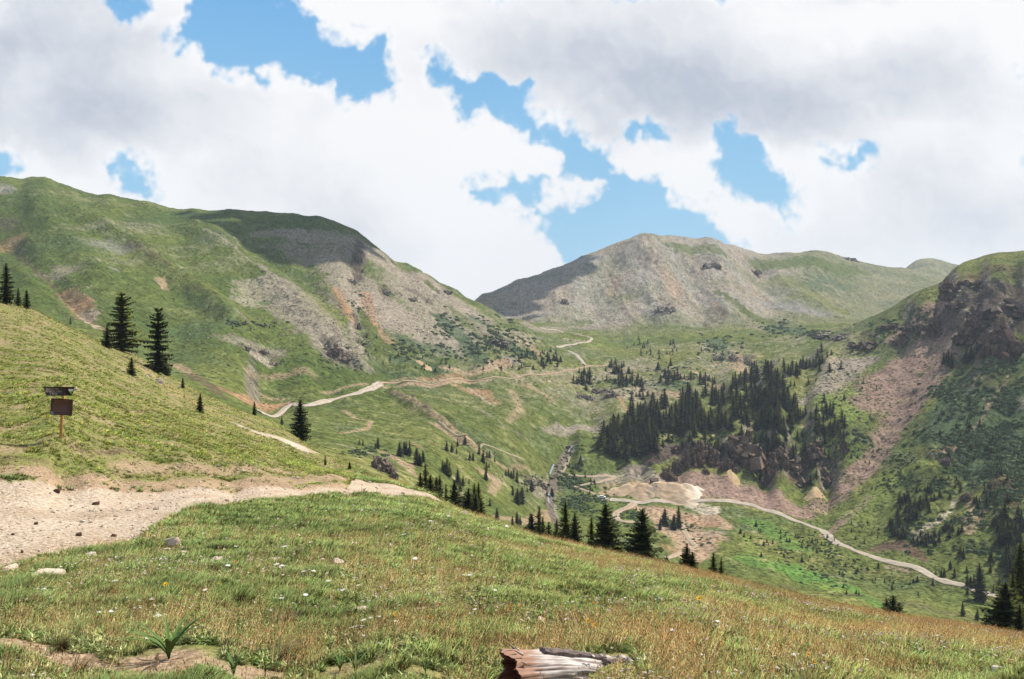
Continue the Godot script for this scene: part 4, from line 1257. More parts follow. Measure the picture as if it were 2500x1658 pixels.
func make_crags() -> void:
	M.crag = M.talus.duplicate()
	M.crag.uv1_world_triplanar = true
	M.crag.uv1_scale = Vector3(0.09, 0.09, 0.09)
	make_crag_meshes()
	var i := 0
	var knoll := [
		[1634,1172,30,42,"lowest left buttress of the dark cliff below the wooded knoll"], [1660,1153,32,42,"second buttress from the left in the cliff below the wooded knoll"], [1680,1136,32,48,"third buttress from the left in the knoll cliff, stepping up to the trees"],
		[1701,1133,34,74,"tall narrow pillar of the knoll cliff under the dense trees"], [1735,1133,46,66,"broad lit-topped pillar in the middle of the knoll cliff"], [1725,1156,14,18,"lone small rock tooth standing in the scree under the knoll cliff"],
		[1772,1146,24,40,"slim banded rock rib left of the big dome in the knoll cliff"], [1818,1128,96,92,"biggest rounded dome of the knoll cliff, pale on top"], [1794,1149,28,26,"dark block right above the pear-shaped ochre spill"],
		[1852,1130,30,54,"shadowed rib against the right side of the big cliff dome"], [1880,1168,38,72,"tall jagged rib standing lowest in the right half of the knoll cliff"], [1906,1132,38,52,"stepped crag behind the jagged rib of the knoll cliff"],
		[1934,1150,52,42,"wide layered ledge in the right half of the knoll cliff"], [1960,1184,66,42,"big dark overhang at the right foot of the knoll cliff"], [1990,1112,42,42,"pale mossy crag under the separate clump of trees"],
		[2024,1178,52,44,"blunt dark nose ending the knoll cliff above the slanting spill"], [2063,1106,18,46,"thin upright crag at the right edge of the knoll trees"], [1905,1085,30,18,"small pale ledge just under the right end of the forest"], [1650,1105,22,24,"small pale crag between the forest and the cliff pillars"]]
	for c in knoll:
		crag(i, c[0], c[1], c[2] * 0.95, c[3] * 0.9, 540.0, c[4], "", Color(0.8, 0.76, 0.74))
		i += 1
	var dark := Color(0.66, 0.58, 0.58)
	var right := [
		[2324,724,40,54,"steep rock step on the skyline shoulder of the right mountain"], [2370,696,70,34,"dark brow of rock below the grassy top of the right mountain"], [2452,760,110,74,"great shadowed rock wall at the top right of the right mountain"], [2345,748,54,34,"ledged crag left of the great shadowed wall"],
		[2280,808,70,54,"broken dark crag above the long red scree"], [2382,824,60,76,"dark rock prow hanging over the red scree"], [2418,868,30,66,"thin rib left of the huge round boulder crag"], [2468,870,86,108,"huge round boulder crag on the right edge of the picture"],
		[2228,806,50,24,"low knobbly rocks on the left shoulder of the right mountain"], [2128,848,64,40,"blunt dark crag at the lowest left end of the right mountain's ridge"], [2206,842,36,38,"small stepped crag above the grey scree fan"], [2292,818,32,32,"dark knob between the two crags over the red scree"], [2180,800,50,22,"line of low rocks on the ridge behind the blunt crag"]]
	for c in right:
		crag(i, c[0], c[1], c[2], c[3] * 0.88, 560.0, c[4], "", dark)
		i += 1
	var rest := [
		[1414,970,22,15,640,"small dark outcrop left of a twin beside the mountain road's trees"], [1437,976,26,22,640,"larger jagged twin outcrop below the mountain road's trees"], [1466,960,34,20,640,"left half of the long dark ledge in the green bowl"], [1490,968,30,24,640,"right half of the long dark ledge in the green bowl"],
		[1750,880,16,18,700,"left dark rock in the reddish bank at the basin's edge"], [1832,892,22,22,700,"right dark rock in the reddish bank at the basin's edge"], [1790,875,18,12,700,"low rock between two others in the reddish bank"], [2010,822,44,18,700,"left part of the dark rock band below the basin"], [2060,826,44,18,700,"right part of the dark rock band below the basin"],
		[878,640,14,44,600,"dark upright rib at the head of the left mountain's gully"], [858,690,22,16,600,"small rock in the scree just under the dark upright rib"], [940,718,24,20,600,"dark crag in the left mountain's scree, left of a pair"], [1005,735,22,18,600,"dark crag in the left mountain's scree, right of a pair"], [1092,714,22,14,600,"low rock high on the left mountain's right-hand ridge"], [877,805,12,32,600,"black rock wall beside the narrow scree runnel"],
		[812,868,36,28,500,"broken grey crag at the foot of the left mountain's gully"], [840,880,26,20,500,"smaller grey crag just right of the broken crag in the gully foot"], [1210,838,56,24,600,"wide bushy outcrop on the left mountain's right shoulder"], [640,862,30,18,450,"reddish outcrop in the middle of the left mountain"], [600,852,22,12,450,"low outcrop left of the reddish one on the left mountain"], [660,890,26,10,450,"low pale rocks near the foot of the left mountain"],
		[934,1150,44,44,280,"dark crag in the ravine beyond the bend of the dirt road"], [958,1168,20,22,280,"small dark rock at the ravine's right edge"], [1290,1180,28,18,420,"left dark rock over the stream"], [1322,1190,30,20,420,"right dark rock over the stream"], [1390,1095,14,10,500,"dark rock where the stream leaves the green bowl"],
		[2066,633,16,11,1300,"left of two dark rock knobs on the far skyline"], [2086,638,22,14,1300,"right of two dark rock knobs on the far skyline"], [1738,652,40,24,1150,"dark broken rocks under the far peak's right shoulder"], [1840,668,40,16,1150,"dark broken rocks right of the far peak's summit"], [1625,762,44,26,1100,"grey rocks low on the face of the far peak"], [1378,742,26,20,1100,"small crag beside the cloud shadow on the far peak"],
		[2366,1222,26,22,380,"dark rock above the red gully near the right edge"], [2312,1132,24,18,380,"dark rock beside the slanting trail on the right slope"], [2260,1312,30,16,380,"pale rock above the dark bank of the valley road"]]
	for c in rest:
		crag(i, c[0], c[1], c[2], c[3], c[4], c[5])
		i += 1

# ---------------------------------------------------------------- spruces
var spruces := []        # [trunk, crown, both in one]

func spruce_mesh(s: int, whorls: int, per: int, sub: int, wide: float, blunt := 0.72) -> Array:
	var r := RandomNumberGenerator.new()
	r.seed = s
	var v := PackedVector3Array()
	var c := PackedColorArray()
	var lean := Vector3(r.randf_range(-0.02, 0.02), 0, r.randf_range(-0.02, 0.02))
	var lopsided := r.randf() * TAU
	for w in whorls:
		var t := 0.05 + 0.93 * pow((w + r.randf() * 0.6) / whorls, 0.95)
		var reach := wide * (pow(1.0 - t, blunt) * r.randf_range(0.70, 1.14) + 0.03)
		if t < 0.12:
			reach *= 0.85
		var off := r.randf() * TAU
		for b in per:
			if r.randf() < 0.10:
				continue
			var a := off + TAU * (b + r.randf_range(-0.35, 0.35)) / per
			var out := Vector3(cos(a), 0, sin(a))
			var side := Vector3(-sin(a), 0, cos(a))
			var l := reach * r.randf_range(0.6, 1.2) * (1.0 + 0.14 * cos(a - lopsided))
			var o := Vector3(0, t, 0) + lean * t
			var rise := lerpf(-0.38, 0.45, t * t)
			var tint := Color(0.025, 0.033, 0.015) * r.randf_range(0.5, 1.7)
			tint = tint.lerp(Color(0.08, 0.085, 0.028), clampf(r.randf() * 1.5 - 0.6, 0, 1))
			for k in sub:
				var f0 := 0.12 + 0.88 * k / float(sub)
				var f1 := 0.12 + 0.88 * (k + 1.5) / float(sub)
				var p0 := o + out * l * f0 + Vector3(0, l * (rise * f0 + 0.12 * f0 * f0), 0)
				var p1 := o + out * l * f1 + Vector3(0, l * (rise * f1 + 0.16 * f1 * f1), 0)
				var half := l * (0.46 - 0.30 * f0) * r.randf_range(0.7, 1.2)
				for e in [-1.0, 1.0]:
					var q: Vector3 = p0.lerp(p1, 0.7) + side * half * e + Vector3(0, -half * r.randf_range(0.2, 0.7), 0)
					v.append(p0); v.append(p1); v.append(q)
					var f := tint * r.randf_range(0.8, 1.2)
					c.append(f); c.append(f); c.append(f)
				# twigs that hang under the bough
				var q := p0.lerp(p1, 0.5) + side * half * r.randf_range(-0.5, 0.5) + Vector3(0, -l * r.randf_range(0.16, 0.3), 0)
				v.append(p0); v.append(q); v.append(p1)
				for z in 3:
					c.append(tint * 0.8)
	# a dark inner cone round the trunk that closes gaps in the crown
	for k in 7:
		var a := TAU * k / 7.0
		var b := TAU * (k + 1) / 7.0
		for seg in 6:
			var t0 := 0.05 + 0.15 * seg
			var t1 := minf(t0 + 0.2, 1.0)
			var r0 := wide * 0.5 * pow(1.0 - t0, 0.8) * r.randf_range(0.7, 1.2)
			v.append(Vector3(cos(a) * r0, t0, sin(a) * r0) + lean * t0); v.append(Vector3(0, t1, 0) + lean * t1); v.append(Vector3(cos(b) * r0, t0, sin(b) * r0) + lean * t0)
			for z in 3:
				c.append(Color(0.018, 0.021, 0.012))
	var crown := mesh_of(v, PackedVector3Array(), c, PackedInt32Array())
	var tv := PackedVector3Array()
	var tc := PackedColorArray()
	for k in 7:
		var a := TAU * k / 7.0
		var b := TAU * (k + 1) / 7.0
		tv.append_array(PackedVector3Array([Vector3(cos(a) * 0.022, -0.06, sin(a) * 0.022), Vector3(0, 0.99, 0) + lean, Vector3(cos(b) * 0.022, -0.06, sin(b) * 0.022)]))
		for z in 3:
			tc.append(Color(0.075, 0.055, 0.042))
	var trunk := mesh_of(tv, PackedVector3Array(), tc, PackedInt32Array())
	var whole := mesh_of(v + tv, PackedVector3Array(), c + tc, PackedInt32Array())
	return [trunk, crown, whole]

func tree_at(p: Vector3, high: float, fat: float, label: String, group: String, kind: int, parts: bool) -> void:
	var o: Node3D
	if parts:
		o = base("spruce_tree", p)
		put("trunk", spruces[kind][0], M.needle, o)
		put("crown", spruces[kind][1], M.needles[kind % 2], o)
	else:
		o = put("spruce_tree", spruces[kind][2], M.needles[rng.randi_range(0, 3)])
		o.position = p
	o.rotation.y = rng.randf() * TAU
	o.scale = Vector3(high * fat, high, high * fat)
	tag(o, label, "spruce", group)

# a spruce whose foot shows
func tree(px: float, top: float, foot: float, from: float, fat: float, label: String, group := "", kind := -1) -> void:
	var p := hit(px, foot, from)
	tree_at(p, maxf((foot - top) * -p.z / FPX, 0.6), fat, label, group, rng.randi_range(0, 3) if kind < 0 else kind, foot - top > 26.0)

const TENS := ["", "", "twenty", "thirty", "forty", "fifty"]
const ONES := ["", "first", "second", "third", "fourth", "fifth", "sixth", "seventh", "eighth", "ninth", "tenth", "eleventh", "twelfth", "thirteenth", "fourteenth", "fifteenth", "sixteenth", "seventeenth", "eighteenth", "nineteenth"]

func ordinal(n: int) -> String:
	if n < 20:
		return ONES[n]
	if n % 10 == 0:
		return TENS[n / 10].trim_suffix("y") + "ieth"
	return TENS[n / 10] + "-" + ONES[n % 10]

# spruces told apart by their order from left to right: x, top, foot
func row(list: Array, from: float, label: String, group: String, fat: float, most: int) -> void:
	var all := []
	for k in range(0, list.size(), 3):
		all.append([list[k], list[k + 1], list[k + 2]])
	all.sort_custom(func(a, b): return a[0] < b[0])
	for k in all.size():
		var t: Array = all[k]
		tree(t[0], t[1], t[2], from, fat * rng.randf_range(0.88, 1.15), ordinal(k + 1) + " " + label, group, rng.randi_range(0, 3) if most == 3 and t[2] - t[1] > 20 else rng.randi_range(4, 6))

# a spruce standing beyond a rise, its foot hidden
func tree_behind(px: float, top: float, d: float, fat: float, label: String, group := "", kind := -1) -> void:
	var r := ray(px, top)
	var p := spot(r.x, d)
	tree_at(p - Vector3(0, 0.1, 0), EYE + r.y * d - p.y, fat, label, group, rng.randi_range(0, 3) if kind < 0 else kind, true)

var small_spots := []

func make_trees() -> void:
	spruces = [spruce_mesh(1, 30, 11, 4, 0.20), spruce_mesh(2, 32, 11, 4, 0.18), spruce_mesh(3, 28, 12, 4, 0.235), spruce_mesh(4, 32, 10, 4, 0.16), spruce_mesh(5, 17, 9, 2, 0.215), spruce_mesh(6, 18, 9, 2, 0.19), spruce_mesh(7, 16, 9, 2, 0.24), spruce_mesh(8, 27, 9, 4, 0.21, 0.42), spruce_mesh(9, 26, 8, 4, 0.19, 0.36)]
	# on the near hillside
	tree(297, 712, 858, 90, 1.25, "tallest dark spruce on the left hillside skyline, above the brown sign", "", 7)
	tree(386, 750, 912, 90, 1.0, "second tall spruce on the left hillside, slimmer and lower down the slope", "", 8)
	tree(262, 795, 850, 90, 1.2, "short spruce pressed against the left side of the tallest hillside spruce", "", 2)
	tree(405, 875, 918, 90, 1.5, "low bushy spruce at the right foot of the second tall hillside spruce", "", 2)
	tree(14, 640, 742, 60, 1.1, "tall spruce at the left edge on the hillside skyline", "", 0)
	tree(-8, 690, 738, 60, 1.3, "broad spruce half cut by the left edge of the picture", "", 2)
	tree(44, 702, 748, 60, 1.2, "middle small spruce of the left skyline group", "", 1)
	tree(66, 706, 755, 60, 1.1, "right-hand small spruce of the left skyline group", "", 0)
	tree(322, 872, 918, 60, 1.25, "young spruce standing alone below the two tall hillside spruces", "", 2)
	tree(446, 920, 948, 60, 1.1, "little spruce on the pale strip right of the second tall spruce", "", 0)
	tree(489, 958, 1008, 60, 0.9, "thin young spruce halfway down the hillside edge", "", 2)
	tree(621, 978, 1014, 90, 0.95, "slim spruce against the red soil beyond the hillside", "", 0)
	tree(688, 1010, 1038, 90, 0.95, "small spruce just left of the lone dark cone", "", 1)
	tree(733, 972, 1072, 90, 1.3, "lone dark cone-shaped spruce at the end of the hillside by the pale cut", "", 2)
	tree(794, 1106, 1136, 60, 0.8, "spindly sapling above the bend of the dirt road", "", 3)
	tree(853, 1126, 1146, 60, 1.2, "tiny bushy spruce beyond the bend of the dirt road", "", 2)
	tree(172, 775, 792, 90, 1.2, "tiny spruce on the skyline between the left group and the tallest spruce", "", 0)
	# just beyond the crest of the meadow
	var crest := [
		[1382,1218,74,1.3,"feathery spruce left of the broad pair behind the meadow crest",1], [1402,1246,72,1.1,"thin spruce between two broad ones behind the meadow crest",0], [1445,1258,70,1.15,"half-hidden spruce close against the left of a broad tall spruce",1], [1477,1224,66,1.45,"broad feathery spruce behind the meadow crest, left of the darkest one",2], [1571,1236,60,1.5,"darkest and broadest spruce behind the middle of the meadow crest",2],
		[1628,1352,58,1.2,"smallest spruce peeping over the crest, right of the darkest one",0], [1678,1322,60,1.3,"left spruce of a pair over the crest before the pink track",0], [1692,1342,60,1.4,"right spruce of a pair over the crest before the pink track",2], [1741,1343,60,1.25,"left tall spruce of the last pair at the crest before the green valley",1], [1761,1356,60,1.0,"right thin spruce of the last pair at the crest before the green valley",3],
		[2181,1448,90,1.5,"taller spruce of a bushy pair over the crest in the right meadow",2], [2167,1457,92,1.4,"shorter spruce of a bushy pair over the crest in the right meadow",0], [2194,1466,91,1.3,"low right-hand spruce of the bushy group over the right crest",2],
		[2458,1416,72,1.7,"huge near-black spruce at the right edge over the crest",2], [2489,1318,120,1.2,"tall dark spruce behind the huge one at the right edge",1], [2492,1470,62,1.1,"feathery lit spruce right of the huge black one at the edge",0], [2434,1464,72,1.5,"left flank spruce tucked against the huge black one",0], [2478,1390,95,1.0,"narrow spruce showing between the two giants at the right edge",3],
		[1316,1230,150,1.0,"slim spruce left of the feathery ones behind the crest",1], [1298,1250,150,1.2,"short thick spruce beside the slim one behind the crest",2], [1327,1256,150,1.0,"third small spruce of the group left of the feathery ones",3], [1340,1270,150,1.0,"lowest small spruce of the group left of the feathery ones",0], [1360,1262,110,1.0,"faint small spruce between the slim group and the feathery spruce",3]]
	for t in crest:
		tree_behind(t[0], t[1], t[2], t[3], t[4], "", t[5])
	var ravine := [
		[1039,1127,120,1.0,"tall spruce leading the row down the crest right of the road bend"], [1050,1156,110,1.3,"bushy spruce in front of the row's leader right of the road bend"], [1064,1160,120,0.9,"thin spruce third in the row right of the road bend"], [1074,1156,125,0.9,"fourth, straight spruce in the row right of the road bend"], [1088,1176,115,0.8,"lonely thin spruce between the two halves of the crest row"],
		[1108,1170,112,1.3,"wide spruce starting the second half of the crest row"], [1144,1188,100,1.5,"widest bushy spruce of the crest row"], [1157,1174,112,1.0,"spruce behind the widest one in the crest row"], [1170,1172,108,1.0,"tallest thin spruce of the second half of the crest row"], [1174,1212,90,1.25,"lowest dark spruce of the crest row, reaching down to the meadow"], [1160,1200,95,1.2,"dark spruce tucked between the widest and the lowest of the crest row"], [1026,1150,120,0.9,"small spruce on the left flank of the row's leader"]]
	for t in ravine:
		tree_behind(t[0], t[1], t[2], t[3], t[4], "")
	# spruces on the valley side under the mountain road, singly and in knots
	var side := [877,1071,1087, 886,1071,1088, 923,1066,1096, 916,1080,1096, 975,1079,1114, 986,1076,1110, 992,1078,1112, 1000,1073,1113, 1017,1093,1136, 1024,1106,1138, 1033,1099,1128, 1081,1121,1151, 1091,1116,1162, 1098,1128,1166, 1086,1126,1156, 1118,1142,1180, 1130,1160,1188, 1124,1166,1200, 1091,1077,1102, 1103,1080,1106, 1115,1092,1108, 1117,1069,1091, 1135,1061,1084, 1147,1101,1124, 1155,1104,1125, 1170,1084,1111, 1180,1099,1132, 1189,1101,1120, 1195,1098,1118, 1208,1115,1129, 1187,1124,1150, 1187,1143,1174, 1194,1130,1142, 1235,1143,1162, 1241,1143,1163, 1254,1142,1170, 1262,1144,1177, 1248,1148,1168, 1298,1171,1202, 1302,1178,1198, 1287,1187,1200, 1252,1185,1209, 1264,1191,1231, 1275,1187,1232, 1270,1198,1230, 1196,1217,1236, 1213,1239,1276, 1251,1258,1292, 1262,1247,1278, 1270,1257,1282, 1294,1250,1300, 1145,1168,1182, 1226,1158,1166, 1335,1196,1210, 1347,1190,1212]
	row(side, 250, "dark spruce from the left on the green valley side below the mountain road", "spruces on the valley side below the mountain road", 1.12, 3)
	# the dense wood on the knoll
	var wood := PackedVector2Array([Vector2(1448,1092), Vector2(1478,1058), Vector2(1530,1022), Vector2(1575,985), Vector2(1640,985), Vector2(1700,968), Vector2(1760,952), Vector2(1830,925), Vector2(1880,905), Vector2(1900,930), Vector2(1945,985), Vector2(1958,1030), Vector2(1920,1050), Vector2(1850,1050), Vector2(1800,1052), Vector2(1740,1052), Vector2(1690,1066), Vector2(1640,1060), Vector2(1602,1080), Vector2(1598,1128), Vector2(1540,1134), Vector2(1500,1120), Vector2(1470,1106)])
	var gaps := [Vector3(1650, 985, 12), Vector3(1720, 985, 14), Vector3(1590, 1045, 10), Vector3(1735, 1000, 8), Vector3(1850, 1010, 8), Vector3(1835, 965, 8), Vector3(1625, 1070, 12)]
	var done := []
	var tries := 0
	while done.size() < 190 and tries < 6000:
		tries += 1
		var q := Vector2(rng.randf_range(1440, 1965), rng.randf_range(900, 1136))
		if not Geometry2D.is_point_in_polygon(q, wood):
			continue
		var ok := true
		for g in gaps:
			ok = ok and q.distance_to(Vector2(g.x, g.y)) > g.z
		for p in done:
			ok = ok and Vector2((p.x - q.x), (p.y - q.y) * 1.5).length() > 9.0
		if ok:
			done.append(q)
	done.sort_custom(func(a, b): return a.y > b.y)
	for q in done:
		var h: float = rng.randf_range(22, 46) * remap(q.y, 900, 1136, 0.8, 1.08)
		tree(q.x, q.y - h, q.y, 540, 1.3 + 0.45 * rng.randf(), "dark spruce in the dense wood on the knoll above the cliffs", "spruces of the dense wood on the knoll", rng.randi_range(4, 6))
	var clump := [1967,986,1012, 1992,990,1024, 1980,1003,1025, 2007,984,1003, 2019,982,1012, 2032,992,1016, 2056,996,1030, 2062,1008,1040, 2038,1008,1040, 2000,1008,1040, 2010,1022,1056, 2014,1040,1066, 2034,1030,1062, 1999,1018,1050, 2046,1018,1050, 1958,1050,1066, 2052,1040,1062, 1990,1060,1086, 2005,1090,1118, 2040,1125,1142, 1998,1102,1120, 1960,1000,1020]
	row(clump, 540, "dark spruce from the left in the loose clump right of the knoll wood", "spruces of the clump right of the knoll wood", 1.2, 6)
	var back := [1915,882,910, 1924,885,912, 1934,877,910, 1943,880,916, 1952,882,912, 1946,895,918, 1960,878,902, 1968,880,902, 1976,875,898, 1985,872,896, 1992,870,894, 2000,864,890, 1930,890,914, 2020,858,872, 2030,852,866, 1974,922,938, 1992,917,930, 1930,926,944, 1940,928,942, 1901,928,938, 1897,902,912]
	row(back, 560, "spruce from the left in the line climbing from the knoll to the right mountain", "spruces in the line behind the knoll wood", 1.3, 6)
	# middle of the valley by the spoil heap, and along the valley road
	var mid := [1624,1240,1284, 1646,1254,1294, 1658,1234,1288, 1612,1268,1294, 1631,1258,1270, 1553,1236,1246, 1680,1284,1297, 2390,1372,1468, 2378,1400,1436, 2350,1468,1504, 2386,1483,1514, 2362,1398,1434, 2370,1406,1438, 2425,1424,1450, 2440,1408,1436, 2420,1340,1375, 2418,1370,1398, 2455,1350,1386, 2362,1434,1452, 2178,1420,1441, 2278,1410,1430, 2145,1370,1388, 2320,1368,1390, 2330,1385,1410, 2305,1386,1408, 2298,1390,1408, 2285,1390,1404, 2360,1380,1398, 2345,1332,1358, 2352,1334,1364, 2240,1405,1422, 2230,1410,1424, 2222,1416,1428, 2242,1444,1455]
	row(mid, 370, "spruce from the left of those beside the spoil heap and along the valley road", "spruces along the valley road", 1.2, 3)
	# looser stands, spread within rounds: x, y, half width, half height, how many, least and greatest height
	var rounds := [
		[1508,905,30,16,16,14,24,640,"dark spruce in the stand right of the mountain road's end"], [1520,930,45,20,20,14,22,640,"dark spruce in the stand right of the mountain road's end"], [1420,930,22,24,18,14,26,600,"dark spruce in the steep stand below the mountain road"], [1550,945,30,14,10,12,20,640,"dark spruce in the stand right of the mountain road's end"],
		[1650,930,40,14,16,12,24,640,"dark spruce scattered on the stony bench behind the knoll"], [1720,935,30,14,14,12,20,640,"dark spruce scattered on the stony bench behind the knoll"], [1620,905,25,16,8,12,22,640,"dark spruce scattered on the stony bench behind the knoll"], [1570,975,30,10,8,12,22,600,"dark spruce scattered on the stony bench behind the knoll"],
		[2215,1250,30,30,28,16,26,400,"dark spruce in the straggling wood on the lower right slope"], [2190,1300,30,22,22,16,26,400,"dark spruce in the straggling wood on the lower right slope"], [2260,1225,40,26,18,12,22,400,"dark spruce in the straggling wood on the lower right slope"], [2260,1320,40,16,16,12,22,400,"dark spruce in the straggling wood on the lower right slope"], [2330,1300,30,24,12,12,22,400,"dark spruce in the straggling wood on the lower right slope"],
		[2465,1300,40,40,26,20,44,380,"dark spruce in the shadowy wood at the right edge"], [2480,1390,25,40,16,24,50,360,"dark spruce in the shadowy wood at the right edge"], [2380,880,24,16,8,18,38,600,"dark spruce under the crags of the right mountain"], [2320,890,20,12,8,18,32,600,"dark spruce under the crags of the right mountain"]]
	for c in rounds:
		for k in c[4]:
			var a := rng.randf() * TAU
			var r := sqrt(rng.randf())
			var y: float = c[1] + sin(a) * r * c[3]
			var x: float = c[0] + cos(a) * r * c[2]
			var h := rng.randf_range(c[5], c[6])
			small_spots.append([x, y - h, y, c[7], h, c[8]])
	small_spots.sort_custom(func(a, b): return a[4] > b[4])
	var spare := 298
	for n in used.get("spruce_tree", 0) + 1:
		spare -= 1
	for k in small_spots.size():
		var s: Array = small_spots[k]
		if k < spare:
			tree(s[0], s[1], s[2], s[3], 1.1, s[5], s[5].replace("dark spruce", "spruces"), rng.randi_range(4, 6))
	# the rest, too small or too many to tell apart
	var little := []
	var more := 0
	while more < 150:
		var q := Vector2(rng.randf_range(1440, 1965), rng.randf_range(900, 1120))
		if Geometry2D.is_point_in_polygon(q, wood):
			var open := true
			for g in gaps:
				open = open and q.distance_to(Vector2(g.x, g.y)) > g.z
			if open:
				more += 1
				little.append([q.x, q.y - rng.randf_range(24, 44), q.y, 540, 0, ""])
				little[-1][4] = q.y - little[-1][1]
	for k in range(maxi(spare, 0), small_spots.size()):
		little.append(small_spots[k])
	var dots := [
		[1060,900,70,12,10,8,14,500], [1300,880,40,30,16,8,18,600], [1350,890,30,14,14,10,18,650], [1200,835,50,25,22,5,10,650], [1000,880,80,20,12,6,11,500], [900,850,40,30,12,5,10,500], [1230,905,60,10,8,6,12,650], [620,800,60,12,8,5,10,450], [1560,850,30,20,10,7,13,800], [1640,855,20,18,8,7,14,800], [1590,870,30,12,6,7,12,800], [1740,870,50,20,14,6,11,700], [1860,890,50,14,10,5,9,700], [1320,870,40,20,10,8,16,650],
		[1950,1340,110,35,26,7,14,380], [1850,1310,60,25,12,7,15,380], [2080,1390,60,25,10,7,13,380], [2080,1440,50,15,4,7,12,380], [2100,1300,50,30,12,5,10,400], [2150,1150,60,60,20,5,10,480], [2060,1100,40,40,12,6,11,500], [2350,1050,80,80,26,8,18,480], [2440,1150,50,80,24,8,20,450], [2120,960,40,40,12,4,8,560], [1420,1180,40,30,22,6,12,430], [1400,1130,25,20,12,7,14,500], [2430,1250,60,40,18,10,24,400], [2300,1190,50,30,16,8,16,420], [2150,1430,40,14,6,7,12,380]]
	for c in dots:
		for k in c[4]:
			var a := rng.randf() * TAU
			var r := sqrt(rng.randf())
			var y: float = c[1] + sin(a) * r * c[3]
			var h := rng.randf_range(c[5], c[6])
			little.append([c[0] + cos(a) * r * c[2], y - h, y, c[7], h, ""])
	for c in [[1750,1105,90,26,18,14,26,540], [1890,1115,70,30,20,14,26,540], [1900,1080,70,40,26,16,30,540], [1990,1110,50,50,22,14,28,540], [2030,1010,40,40,12,16,28,540], [1680,1085,60,18,12,16,28,540], [1980,895,60,25,18,14,26,560], [1830,1090,40,20,8,14,24,540]]:
		for k in c[4]:
			var y: float = c[1] + rng.randfn() * 0.6 * c[3]
			var h := rng.randf_range(c[5], c[6])
			little.append([c[0] + rng.randfn() * 0.6 * c[2], y - h, y, c[7], h, ""])
	for kind in 2:
		var list := []
		for k in range(kind, little.size(), 2):
			var s: Array = little[k]
			var p := hit(s[0], s[2], s[3])
			var h: float = s[4] * -p.z / FPX
			var fat := rng.randf_range(1.1, 1.7)
			list.append(Transform3D(Basis(Vector3.UP, rng.randf() * TAU).scaled(Vector3(h * fat, h, h * fat)), p))
		scatter("distant_spruces", spruces[4 + kind * 2][2], M.needle, list, [], "small dark spruces scattered over the far slopes", "spruces")

# many copies of one mesh as one object
func scatter(called: String, mesh: Mesh, m: Material, list: Array, tints: Array, label: String, category: String) -> void:
	var mm := MultiMesh.new()
	mm.transform_format = MultiMesh.TRANSFORM_3D
	mm.use_colors = tints.size() > 0
	mm.mesh = mesh
	mm.instance_count = list.size()
	for k in list.size():
		mm.set_instance_transform(k, list[k])
		if tints.size():
			mm.set_instance_color(k, tints[k])
	var o := MultiMeshInstance3D.new()
	o.multimesh = mm
	o.material_override = m
	o.name = numbered(called)
	add_child(o)
	tag(o, label, category)
	o.set_meta("kind", "stuff")

# ---------------------------------------------------------------- willow scrub on the far slopes, stones of the screes
func bush_mesh(s: int, faces: int) -> ArrayMesh:
	var r := RandomNumberGenerator.new()
	r.seed = s
	var v := PackedVector3Array()
	for k in faces:
		var d := Vector3(r.randfn(), absf(r.randfn()) * 0.9 - 0.1, r.randfn()).normalized()
		var p := d * r.randf_range(0.72, 1.0) * Vector3(1.0, 0.75, 1.0)
		var a := d.cross(Vector3(r.randfn(), r.randfn(), r.randfn())).normalized()
		var b := d.cross(a)
		a = (a + d * r.randf_range(-0.5, 0.5)) * 0.34
		b = (b + d * r.randf_range(-0.5, 0.5)) * 0.34
		v.append(p + a); v.append(p - a * 0.6 + b); v.append(p - a * 0.6 - b)
	return mesh_of(v, PackedVector3Array(), PackedColorArray(), PackedInt32Array())

